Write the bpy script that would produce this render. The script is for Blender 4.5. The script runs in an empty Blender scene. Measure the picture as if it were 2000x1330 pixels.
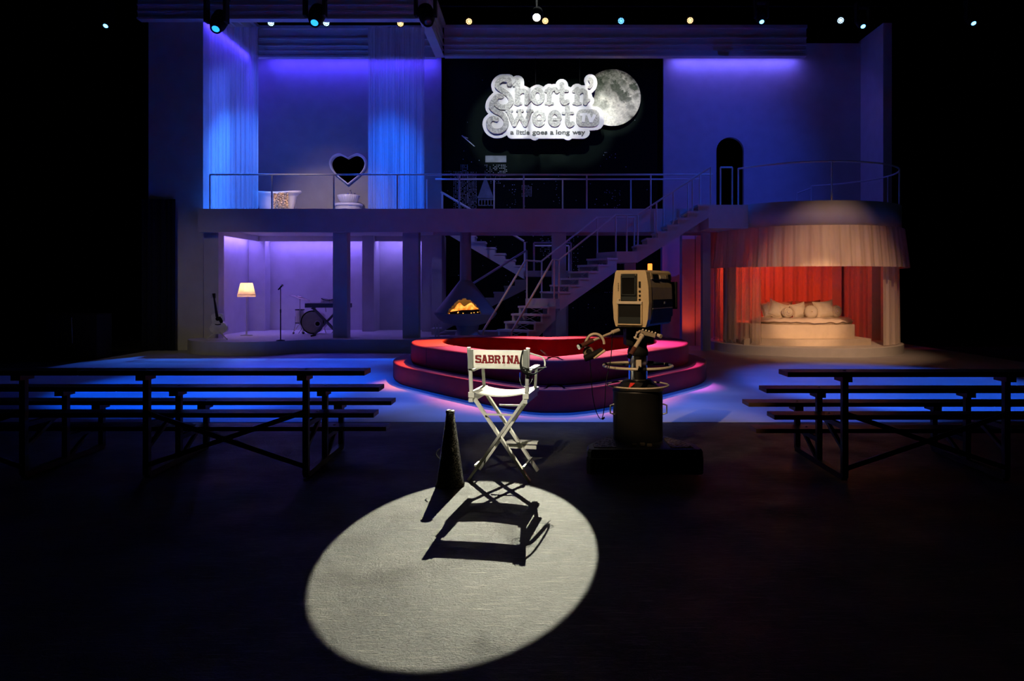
import bpy, bmesh, math, random
from mathutils import Vector, Matrix, noise
random.seed(7)
PI = math.pi
sc = bpy.context.scene
COL = sc.collection
F, CX, CY, EYE = 1500.0, 1050.0, 560.0, 1.6      # focal length and vanishing point in pixels of the 2000x1330 frame, eye height
def SX(x, d): return (x - CX) * d / F
def SZ(y, d): return EYE + (CY - y) * d / F
def R(a): return math.radians(a)

# ------------------------------------------------------------------ camera, world, exposure
cam = bpy.data.cameras.new('camera'); cam.sensor_width = 36; cam.lens = F / 2000 * 36
cam.shift_x = -0.025; cam.shift_y = -0.0525; cam.clip_end = 100
co = bpy.data.objects.new('camera', cam); COL.objects.link(co)
co.location = (0, 0, EYE); co.rotation_euler = (PI / 2, 0, 0)
sc.camera = co
w = bpy.data.worlds.new('world'); sc.world = w; w.use_nodes = True
w.node_tree.nodes['Background'].inputs[0].default_value = (0.02, 0.02, 0.03, 1)
w.node_tree.nodes['Background'].inputs[1].default_value = 0.0
vs = sc.view_settings; vs.view_transform = 'Standard'; vs.look = 'None'; vs.gamma = 1; vs.use_curve_mapping = False
vs.exposure = 0.0
sc.cycles.max_bounces = 5; sc.cycles.diffuse_bounces = 3; sc.cycles.transparent_max_bounces = 12
sc.cycles.sample_clamp_indirect = 4.0; sc.cycles.caustics_reflective = False; sc.cycles.caustics_refractive = False

def spot(name, loc, target, col, power, angle, blend=0.3, radius=0.08):
    l = bpy.data.lights.new(name, 'SPOT'); l.color = col; l.energy = power; l.spot_size = R(angle)
    l.spot_blend = blend; l.shadow_soft_size = radius
    o = bpy.data.objects.new(name, l); COL.objects.link(o); o.location = loc
    o.rotation_euler = (Vector(target) - Vector(loc)).to_track_quat('-Z', 'Y').to_euler()
    return o
def area(name, loc, target, col, power, sx, sy, spread=180):
    l = bpy.data.lights.new(name, 'AREA'); l.shape = 'RECTANGLE'; l.size = sx; l.size_y = sy; l.color = col; l.energy = power
    l.spread = R(spread)
    o = bpy.data.objects.new(name, l); COL.objects.link(o); o.location = loc
    o.rotation_euler = (Vector(target) - Vector(loc)).to_track_quat('-Z', 'Y').to_euler()
    return o
def point(name, loc, col, power, radius=0.05):
    l = bpy.data.lights.new(name, 'POINT'); l.color = col; l.energy = power; l.shadow_soft_size = radius
    o = bpy.data.objects.new(name, l); COL.objects.link(o); o.location = loc
    return o
BLUE = (0.002, 0.10, 1.0); INDIGO = (0.066, 0.038, 1.0); VIOLET = (0.19, 0.105, 1.0)
WARM = (1.0, 0.62, 0.33); WHITE = (1.0, 0.97, 0.75)
# the hard white profile spot above the sofa that throws the ellipse and the long shadows on the floor
KEY = (-0.02, 17.1, 7.6)
spot('key_profile', (KEY[0], KEY[1] - 0.22, KEY[2] - 0.13), (-0.455, 4.92, 0), WHITE, 30000, 6.7, 0.03, 0.016)
# sign and moon
for sxx, szz in ((-0.85, 6.65), (0.15, 6.75), (1.1, 6.8)):
    spot('sign_profile', (sxx, 13.5, 9.6), (sxx, 22.4, szz), (0.95, 1.0, 0.95), 2500, 15.5, 0.45, 0.04)
spot('moon_profile', (2.2, 13.5, 9.6), (2.25, 22.9, 7.2), (1.0, 0.98, 0.86), 3400, 11.5, 0.4, 0.04)
# blue washes on the pale stage floor
spot('floor_blue_left', (-5.0, 3.0, 10.0), (-5.0, 12.3, 0), BLUE, 15000, 22, 0.45, 0.1)
spot('floor_blue_left_near', (-3.4, 3.2, 10.0), (-3.4, 11.2, 0), BLUE, 6000, 20, 0.6, 0.1)
spot('floor_blue_right', (5.6, 3.0, 10.0), (5.8, 12.2, 0), (0.02, 0.14, 1.0), 11000, 22, 0.45, 0.1)
spot('floor_blue_right_near', (3.4, 3.0, 10.0), (3.5, 10.6, 0), (0.05, 0.16, 1.0), 4000, 20, 0.7, 0.1)
spot('floor_blue_back', (-4.5, 9.0, 9.5), (-4.8, 16.2, 0), (0.005, 0.04, 1.0), 2400, 17, 0.5, 0.1)
spot('floor_blue_mid', (0.2, 3.0, 9.8), (0.25, 10.9, 0), (0.01, 0.12, 1.0), 4200, 24, 0.8, 0.1)
# blue lamps behind the curtains; washes for skyline, right hand staircase and balcony
spot('curtain_blue_left', (-7.5, 21.9, 8.9), (-7.7, 19.75, 3.4), (0.03, 0.18, 1.0), 7500, 38, 1.0, 0.06)
spot('curtain_blue_left_top', (-7.6, 21.9, 8.9), (-7.75, 19.75, 5.8), (0.05, 0.12, 1.0), 900, 50, 1.0, 0.06)  # added fill, smooths the blue gradient up the left curtain
spot('curtain_blue_right', (-4.1, 21.9, 9.0), (-3.65, 19.75, 3.4), (0.005, 0.12, 1.0), 9500, 34, 1.0, 0.06)
spot('curtain_blue_right_top', (-4.0, 21.9, 9.0), (-3.65, 19.75, 5.6), (0.03, 0.09, 1.0), 1000, 50, 1.0, 0.06)  # same added fill for the right curtain
spot('skyline_wash', (-0.5, 17.0, 9.3), (-0.6, 21.6, 4.2), (0.40, 0.38, 1.0), 420, 42, 0.9, 0.1)
spot('stairs_blue', (7.6, 17.2, 9.0), (3.2, 18.9, 3.1), (0.01, 0.10, 1.0), 800, 34, 0.8, 0.06)
spot('balcony_blue', (7.2, 15.5, 9.3), (4.6, 22.6, 4.6), (0.025, 0.07, 1.0), 700, 60, 0.9, 0.06)
# bath corner
spot('bath_white', (-5.6, 13.5, 8.6), (-6.0, 22.6, 3.7), (1.0, 0.74, 0.72), 1900, 25, 1.0, 0.06)
spot('bath_warm', (-4.2, 15.2, 7.4), (-7.05, 21.4, 3.9), (1.0, 0.64, 0.34), 2400, 10, 0.8, 0.06)
# sofa: red-orange from the left, magenta from the right, both from behind
spot('sofa_red', (0.2, 20.2, 9.0), (0.2, 13.0, 0.6), (1.0, 0.22, 0.28), 19000, 20.5, 0.5, 0.1)
spot('floor_pale_mid', (0.2, 16.2, 10.2), (0.2, 11.7, 0), (0.33, 0.40, 1.0), 3300, 33, 0.7, 0.1)
spot('stairs_fill', (-1.0, 12.5, 9.5), (-0.1, 17.4, 1.4), (0.62, 0.50, 0.9), 170, 24, 0.9, 0.1)  # added lavender fill to brighten the lower stairs
spot('sofa_orange', (0.2, 20.2, 9.1), (-1.75, 13.3, 0.6), (1.0, 0.24, 0.03), 19000, 8.6, 0.8, 0.1)
spot('sofa_magenta', (0.2, 20.2, 9.2), (2.0, 13.1, 0.6), (1.0, 0.14, 0.8), 17000, 8.2, 0.8, 0.1)
# pavilion: warm front light, red inside
spot('pavilion_warm', (5.6, 9.5, 8.8), (6.8, 17.7, 0.7), (1.0, 0.54, 0.28), 2800, 25, 1.0, 0.08)
spot('bed_warm', (5.2, 8.5, 5.2), (6.55, 18.7, 0.75), (1.0, 0.55, 0.28), 2600, 11, 0.7, 0.06)
spot('pavilion_red', (5.6, 19.6, 2.75), (6.2, 21.9, 0.9), (1.0, 0.05, 0.015), 230, 120, 0.9, 0.1)
spot('pavilion_red_side', (7.3, 19.6, 2.7), (8.8, 20.9, 1.0), (1.0, 0.07, 0.03), 25, 90, 0.9, 0.1)
spot('column_red', (4.05, 20.2, 0.1), (4.12, 21.0, 1.3), (1.0, 0.07, 0.02), 26, 80, 0.9, 0.05)
# warm front light on the television camera and the chair
spot('front_warm', (-2.2, -1.0, 6.4), (0.95, 6.5, 1.25), (1.0, 0.68, 0.38), 2500, 9.5, 0.5, 0.05)
spot('front_chair', (-1.4, -0.8, 6.2), (-0.3, 6.4, 0.95), (1.0, 0.93, 0.76), 2700, 8, 0.6, 0.05)
spot('rail_warm', (2.5, 9.0, 8.5), (-0.4, 16.8, 1.6), (1.0, 0.66, 0.40), 420, 8, 0.8, 0.05)  # added spot, brightens the stair handrails
# added dim fills from the front, unseen, so fascia, fireplace and stairs show
spot('front_fill', (-5.0, 2.5, 9.8), (-3, 20, 3.6), (0.19, 0.22, 0.28), 150, 62, 1.0, 0.3)
spot('fascia_blue', (-4.0, 8.0, 9.6), (-4.6, 19.0, 3.0), (0.03, 0.08, 1.0), 70, 26, 1.0, 0.2)  # added blue spot standing in for spill light on the fascia
spot('front_fill_right', (4.0, 3.5, 9.8), (2.0, 20, 3.4), (0.24, 0.27, 0.52), 210, 62, 1.0, 0.3)
spot('front_fill_warm', (-7.0, 8.0, 8.0), (-8.6, 19.4, 0.6), (1.0, 0.8, 0.45), 330, 26, 1.0, 0.3)

# ------------------------------------------------------------------ materials
def _bsdf(name):
    m = bpy.data.materials.new(name); m.use_nodes = True
    nt = m.node_tree; return m, nt, nt.nodes['Principled BSDF']
def mat(name, col, rough=0.6, metal=0.0, var=0.12, scale=6.0, bump=0.0, bscale=60.0, emit=None, estr=0.0, spec=0.5, coat=0.0):
    m, nt, b = _bsdf(name)
    b.inputs['Roughness'].default_value = rough; b.inputs['Metallic'].default_value = metal
    b.inputs['Specular IOR Level'].default_value = spec
    b.inputs['Coat Weight'].default_value = coat
    tc = nt.nodes.new('ShaderNodeTexCoord')
    n = nt.nodes.new('ShaderNodeTexNoise'); n.inputs['Scale'].default_value = scale; n.inputs['Detail'].default_value = 4
    nt.links.new(tc.outputs['Object'], n.inputs['Vector'])
    cr = nt.nodes.new('ShaderNodeValToRGB')
    cr.color_ramp.elements[0].position = 0.3; cr.color_ramp.elements[1].position = 0.7
    cr.color_ramp.elements[0].color = tuple(c * (1 - var) for c in col) + (1,)
    cr.color_ramp.elements[1].color = tuple(min(1, c * (1 + var)) for c in col) + (1,)
    nt.links.new(n.outputs['Fac'], cr.inputs['Fac']); nt.links.new(cr.outputs['Color'], b.inputs['Base Color'])
    if bump > 0:
        n2 = nt.nodes.new('ShaderNodeTexNoise'); n2.inputs['Scale'].default_value = bscale; n2.inputs['Detail'].default_value = 6
        nt.links.new(tc.outputs['Object'], n2.inputs['Vector'])
        bp = nt.nodes.new('ShaderNodeBump'); bp.inputs['Strength'].default_value = bump; bp.inputs['Distance'].default_value = 0.02
        nt.links.new(n2.outputs['Fac'], bp.inputs['Height']); nt.links.new(bp.outputs['Normal'], b.inputs['Normal'])
    if emit:
        b.inputs['Emission Color'].default_value = tuple(emit) + (1,); b.inputs['Emission Strength'].default_value = estr
    return m
def sheer(name, col, alpha, transl=0.5):
    m = bpy.data.materials.new(name); m.use_nodes = True; nt = m.node_tree
    for n in list(nt.nodes): nt.nodes.remove(n)
    out = nt.nodes.new('ShaderNodeOutputMaterial')
    tr = nt.nodes.new('ShaderNodeBsdfTransparent'); d = nt.nodes.new('ShaderNodeBsdfDiffuse'); t = nt.nodes.new('ShaderNodeBsdfTranslucent')
    d.inputs['Color'].default_value = col + (1,); t.inputs['Color'].default_value = col + (1,)
    m1 = nt.nodes.new('ShaderNodeMixShader'); m1.inputs[0].default_value = transl
    nt.links.new(d.outputs[0], m1.inputs[1]); nt.links.new(t.outputs[0], m1.inputs[2])
    m2 = nt.nodes.new('ShaderNodeMixShader')
    tc = nt.nodes.new('ShaderNodeTexCoord'); wv = nt.nodes.new('ShaderNodeTexNoise'); wv.inputs['Scale'].default_value = 3.0
    mp = nt.nodes.new('ShaderNodeMapping'); mp.inputs['Scale'].default_value = (2.2, 2.2, 0.06)
    nt.links.new(tc.outputs['Object'], mp.inputs[0]); nt.links.new(mp.outputs[0], wv.inputs['Vector'])
    mr = nt.nodes.new('ShaderNodeMapRange'); mr.inputs['From Min'].default_value = 0.3; mr.inputs['From Max'].default_value = 0.7
    mr.inputs['To Min'].default_value = max(0, alpha - 0.13); mr.inputs['To Max'].default_value = min(1, alpha + 0.13)
    nt.links.new(wv.outputs['Fac'], mr.inputs['Value']); nt.links.new(mr.outputs[0], m2.inputs[0])
    nt.links.new(tr.outputs[0], m2.inputs[1]); nt.links.new(m1.outputs[0], m2.inputs[2]); nt.links.new(m2.outputs[0], out.inputs[0])
    return m
def glow(name, col, s):
    m = bpy.data.materials.new(name); m.use_nodes = True; nt = m.node_tree
    for n in list(nt.nodes): nt.nodes.remove(n)
    out = nt.nodes.new('ShaderNodeOutputMaterial'); e = nt.nodes.new('ShaderNodeEmission')
    e.inputs[0].default_value = col + (1,); e.inputs[1].default_value = s
    nt.links.new(e.outputs[0], out.inputs[0]); return m
def glass(name, col, alpha):
    m = bpy.data.materials.new(name); m.use_nodes = True; nt = m.node_tree
    for n in list(nt.nodes): nt.nodes.remove(n)
    out = nt.nodes.new('ShaderNodeOutputMaterial'); tr = nt.nodes.new('ShaderNodeBsdfTransparent'); g = nt.nodes.new('ShaderNodeBsdfGlossy')
    g.inputs['Roughness'].default_value = 0.08; tr.inputs[0].default_value = col + (1,)
    lw = nt.nodes.new('ShaderNodeLayerWeight'); lw.inputs[0].default_value = 0.35
    mm = nt.nodes.new('ShaderNodeMath'); mm.operation = 'MULTIPLY_ADD'; mm.inputs[1].default_value = 0.8; mm.inputs[2].default_value = alpha
    m2 = nt.nodes.new('ShaderNodeMixShader')
    nt.links.new(lw.outputs['Facing'], mm.inputs[0]); nt.links.new(mm.outputs[0], m2.inputs[0])
    nt.links.new(tr.outputs[0], m2.inputs[1]); nt.links.new(g.outputs[0], m2.inputs[2]); nt.links.new(m2.outputs[0], out.inputs[0])
    return m

M = {}
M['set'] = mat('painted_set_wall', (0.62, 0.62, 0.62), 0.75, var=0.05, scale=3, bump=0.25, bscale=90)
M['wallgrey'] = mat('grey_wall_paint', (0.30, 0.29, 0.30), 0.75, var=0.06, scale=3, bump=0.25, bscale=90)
M['white'] = mat('white_paint', (0.68, 0.68, 0.67), 0.55, var=0.04)
M['black_drape'] = mat('black_masking', (0.0012, 0.0012, 0.0014), 0.95, spec=0.0)
M['black'] = mat('black_metal', (0.012, 0.012, 0.012), 0.45)
M['matte_black'] = mat('matte_black', (0.006, 0.006, 0.006), 0.7, spec=0.2)
M['stage'] = mat('pale_stage_floor', (0.42, 0.43, 0.47), 0.5, var=0.10, scale=1.6, bump=0.15, bscale=35)
M['chrome'] = mat('chrome', (0.75, 0.72, 0.68), 0.18, 1.0, var=0.02)
M['brushed'] = mat('brushed_nickel', (0.80, 0.72, 0.62), 0.35, 0.25, var=0.02)
M['keyboard_shaded'] = mat('keyboard_shaded', (0.13, 0.13, 0.14), 0.5)  # pale keyboard and stand, shade of their unlit side put into the colour
M['steel'] = mat('galvanised_steel', (0.42, 0.42, 0.40), 0.42, 0.9, var=0.15, scale=12)
M['plank'] = mat('dark_bleacher_plank', (0.055, 0.028, 0.02), 0.42, var=0.4, scale=5, bump=0.2, bscale=20)
M['plank_nat'] = mat('bleacher_frame_metal', (0.10, 0.10, 0.08), 0.5, 0.4, var=0.15)
M['sofa'] = mat('red_velour', (0.38, 0.010, 0.015), 0.62, spec=0.4, var=0.10, scale=4, bump=0.2, bscale=140)
M['chairwood'] = mat('white_painted_wood', (0.72, 0.70, 0.62), 0.4, var=0.06, scale=18)
M['canvas'] = mat('white_canvas', (0.85, 0.84, 0.79), 0.85, var=0.04, scale=30, bump=0.15, bscale=300)
M['canvas'] = sheer('white_canvas_backlit', (0.88, 0.86, 0.80), 1.0, 0.5)
M['grey_canvas'] = mat('grey_canvas', (0.30, 0.31, 0.27), 0.85)
M['crimson'] = mat('crimson_lettering', (0.26, 0.004, 0.008), 0.7)
M['tan'] = mat('tan_plastic', (0.56, 0.42, 0.25), 0.38, var=0.06, bump=0.04, bscale=200)
M['brown_panel'] = mat('brown_panel', (0.30, 0.24, 0.17), 0.45)
M['teal_panel'] = mat('dark_teal_panel', (0.020, 0.025, 0.026), 0.6, spec=0.25)
M['screen'] = mat('viewfinder_glass', (0.01, 0.01, 0.01), 0.08, coat=0.5)
M['grip'] = mat('brown_leather_grip', (0.10, 0.03, 0.02), 0.55, bump=0.3, bscale=80)
M['red_paint'] = mat('red_arrow_paint', (0.75, 0.03, 0.02), 0.5)
M['porcelain'] = mat('white_porcelain', (0.80, 0.80, 0.80), 0.18, var=0.01)
M['bed'] = mat('cream_upholstery', (0.72, 0.62, 0.50), 0.75, var=0.05, bump=0.12, bscale=120)
M['satin'] = mat('cream_satin', (0.80, 0.68, 0.56), 0.28, var=0.04, bump=0.5, bscale=7)
M['pillow'] = mat('cream_pillow', (0.85, 0.76, 0.62), 0.55, var=0.05, bump=0.35, bscale=14)
M['pillow2'] = mat('taupe_pillow', (0.34, 0.25, 0.18), 0.6, var=0.05, bump=0.35, bscale=14)
M['moonmat'] = None
M['drumwrap'] = mat('pale_drum_shell', (0.75, 0.68, 0.68), 0.25)
M['drumhead'] = mat('frosted_drum_head', (0.30, 0.28, 0.28), 0.5)
M['brass'] = mat('dull_bronze_cymbal', (0.28, 0.22, 0.16), 0.35, 0.8)
M['darkwood'] = mat('black_fretboard', (0.01, 0.009, 0.008), 0.4)
M['guitar_top'] = mat('white_guitar_top', (0.82, 0.82, 0.76), 0.3)
M['log'] = mat('charred_log', (0.02, 0.012, 0.008), 0.9, bump=0.8, bscale=30)
M['tally'] = glow('amber_tally_glow', (1.0, 0.22, 0.03), 2.6)
M['flame'] = None
M['ledb'] = glow('blue_led', (0.10, 0.42, 1.0), 7)
M['ledwb'] = glow('ice_blue_led', (0.40, 0.72, 1.0), 8)
M['ledw'] = glow('warm_led', (1.0, 0.55, 0.20), 7)
M['lensb'] = glow('blue_lens', (0.02, 0.30, 1.0), 2.2)
M['lensw'] = glow('white_lens', (1.0, 0.95, 0.75), 30)
M['sheer_white'] = sheer('white_voile', (0.85, 0.85, 0.85), 0.42, 0.45)
M['sheer_cream'] = sheer('cream_voile', (0.80, 0.70, 0.58), 0.55, 0.45)
M['valance'] = sheer('cream_valance_cloth', (0.78, 0.66, 0.54), 0.88, 0.14)
M['red_curtain'] = sheer('white_lining_curtain', (0.80, 0.72, 0.66), 0.93, 0.2)
M['shade'] = sheer('pleated_cream_shade', (0.95, 0.82, 0.60), 0.96, 0.75)
M['clear'] = glass('clear_plastic', (0.92, 0.93, 0.95), 0.05)

def sequin(name, c1, c2, rough, metal, scale, tilt=0.9):
    m, nt, b = _bsdf(name)
    tc = nt.nodes.new('ShaderNodeTexCoord'); v = nt.nodes.new('ShaderNodeTexVoronoi'); v.inputs['Scale'].default_value = scale
    nt.links.new(tc.outputs['Object'], v.inputs['Vector'])
    cr = nt.nodes.new('ShaderNodeValToRGB'); cr.color_ramp.elements[0].color = c1 + (1,); cr.color_ramp.elements[1].color = c2 + (1,)
    cr.color_ramp.elements[0].position = 0.25; cr.color_ramp.elements[1].position = 0.95
    sp = nt.nodes.new('ShaderNodeSeparateColor'); nt.links.new(v.outputs['Color'], sp.inputs[0])
    nt.links.new(sp.outputs[0], cr.inputs[0]); nt.links.new(cr.outputs[0], b.inputs['Base Color'])
    # every sequin tilts its own way
    vm = nt.nodes.new('ShaderNodeVectorMath'); vm.operation = 'SUBTRACT'; vm.inputs[1].default_value = (0.5, 0.5, 0.5)
    nt.links.new(v.outputs['Color'], vm.inputs[0])
    sc_ = nt.nodes.new('ShaderNodeVectorMath'); sc_.operation = 'SCALE'; sc_.inputs['Scale'].default_value = tilt
    nt.links.new(vm.outputs[0], sc_.inputs[0])
    g = nt.nodes.new('ShaderNodeNewGeometry'); ad = nt.nodes.new('ShaderNodeVectorMath'); ad.operation = 'ADD'
    nt.links.new(g.outputs['Normal'], ad.inputs[0]); nt.links.new(sc_.outputs[0], ad.inputs[1])
    nz = nt.nodes.new('ShaderNodeVectorMath'); nz.operation = 'NORMALIZE'; nt.links.new(ad.outputs[0], nz.inputs[0])
    nt.links.new(nz.outputs[0], b.inputs['Normal'])
    b.inputs['Roughness'].default_value = rough; b.inputs['Metallic'].default_value = metal
    return m
M['sequin_black'] = sequin('dark_glitter', (0.012, 0.013, 0.011), (0.16, 0.15, 0.11), 0.3, 0.7, 190)
M['sequin_gold'] = sequin('gold_sequins', (0.22, 0.11, 0.035), (0.95, 0.62, 0.28), 0.4, 0.55, 60)
M['glitter'] = sequin('silver_glitter', (0.26, 0.255, 0.25), (0.55, 0.535, 0.52), 0.5, 0.0, 34, 0.35)
M['signplate'] = mat('white_sign_plate', (0.74, 0.72, 0.76), 0.6, var=0.05, scale=1.5)
M['signedge'] = mat('dark_lettering', (0.05, 0.055, 0.055), 0.6)

def floor_material():
    m, nt, b = _bsdf('scuffed_black_floor'); L = nt.links
    tc = nt.nodes.new('ShaderNodeTexCoord')
    def nz(scale, detail, vec=None, rough=0.6):
        n = nt.nodes.new('ShaderNodeTexNoise'); n.inputs['Scale'].default_value = scale; n.inputs['Detail'].default_value = detail
        n.inputs['Roughness'].default_value = rough
        L.new(vec or tc.outputs['Object'], n.inputs['Vector']); return n
    big = nz(0.9, 3); fine = nz(26, 8, rough=0.75)
    def ramp(src, p0, p1, c0, c1):
        r = nt.nodes.new('ShaderNodeValToRGB'); r.color_ramp.elements[0].position = p0; r.color_ramp.elements[1].position = p1
        r.color_ramp.elements[0].color = c0; r.color_ramp.elements[1].color = c1; L.new(src, r.inputs[0]); return r
    base = ramp(big.outputs['Fac'], 0.38, 0.62, (0.008, 0.0105, 0.0075, 1), (0.032, 0.030, 0.023, 1))
    spk = ramp(fine.outputs['Fac'], 0.52, 0.64, (0, 0, 0, 1), (1, 1, 1, 1))
    mx = nt.nodes.new('ShaderNodeMix'); mx.data_type = 'RGBA'
    L.new(base.outputs[0], mx.inputs['A']); mx.inputs['B'].default_value = (0.060, 0.058, 0.046, 1)
    mf = nt.nodes.new('ShaderNodeMath'); mf.operation = 'MULTIPLY'; mf.inputs[1].default_value = 0.55
    L.new(spk.outputs[0], mf.inputs[0]); L.new(mf.outputs[0], mx.inputs['Factor'])
    cur = mx.outputs['Result']
    for k, (ang, sc1) in enumerate(((62, 3.2), (-50, 4.0), (104, 3.4), (32, 4.4), (-75, 3.7))):     # hairline scratches in several directions
        mp = nt.nodes.new('ShaderNodeMapping'); mp.inputs['Rotation'].default_value = (0, 0, R(ang)); mp.inputs['Scale'].default_value = (1.8, 42, 1)
        mp.inputs['Location'].default_value = (k * 3.1, k * 1.7, 0)
        L.new(tc.outputs['Object'], mp.inputs[0])
        n = nz(sc1 * 0.6, 2, mp.outputs[0]); r = ramp(n.outputs['Fac'], 0.645, 0.70, (0, 0, 0, 1), (1, 1, 1, 1))
        m2 = nt.nodes.new('ShaderNodeMix'); m2.data_type = 'RGBA'; m2.inputs['B'].default_value = (0.17, 0.16, 0.125, 1)
        L.new(cur, m2.inputs['A'])
        q = nt.nodes.new('ShaderNodeMath'); q.operation = 'MULTIPLY'; q.inputs[1].default_value = 0.7; L.new(r.outputs[0], q.inputs[0])
        L.new(q.outputs[0], m2.inputs['Factor']); cur = m2.outputs['Result']
    L.new(cur, b.inputs['Base Color'])
    rr = nt.nodes.new('ShaderNodeMapRange'); rr.inputs['From Min'].default_value = 0.3; rr.inputs['From Max'].default_value = 0.7
    rr.inputs['To Min'].default_value = 0.32; rr.inputs['To Max'].default_value = 0.58
    L.new(nz(1.7, 5).outputs['Fac'], rr.inputs['Value']); L.new(rr.outputs[0], b.inputs['Roughness'])
    bp = nt.nodes.new('ShaderNodeBump'); bp.inputs['Strength'].default_value = 1.0; bp.inputs['Distance'].default_value = 0.016
    L.new(nz(75, 6, rough=0.7).outputs['Fac'], bp.inputs['Height']); L.new(bp.outputs[0], b.inputs['Normal'])
    b.inputs['Specular IOR Level'].default_value = 0.24
    return m
M['floor'] = floor_material()

def vcol_material(name, rough=0.8, emit=0.0):
    m, nt, b = _bsdf(name)
    a = nt.nodes.new('ShaderNodeVertexColor'); a.layer_name = 'Col'
    n = nt.nodes.new('ShaderNodeTexNoise'); n.inputs['Scale'].default_value = 40; n.inputs['Detail'].default_value = 5
    tc = nt.nodes.new('ShaderNodeTexCoord'); nt.links.new(tc.outputs['Object'], n.inputs['Vector'])
    mr = nt.nodes.new('ShaderNodeMapRange'); mr.inputs['From Min'].default_value = 0.3; mr.inputs['From Max'].default_value = 0.7
    mr.inputs['To Min'].default_value = 0.8; mr.inputs['To Max'].default_value = 1.15
    nt.links.new(n.outputs['Fac'], mr.inputs['Value'])
    mx = nt.nodes.new('ShaderNodeVectorMath'); mx.operation = 'SCALE'
    nt.links.new(a.outputs['Color'], mx.inputs[0]); nt.links.new(mr.outputs[0], mx.inputs['Scale'])
    nt.links.new(mx.outputs[0], b.inputs['Base Color']); b.inputs['Roughness'].default_value = rough
    b.inputs['Specular IOR Level'].default_value = 0.1
    return m

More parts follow.
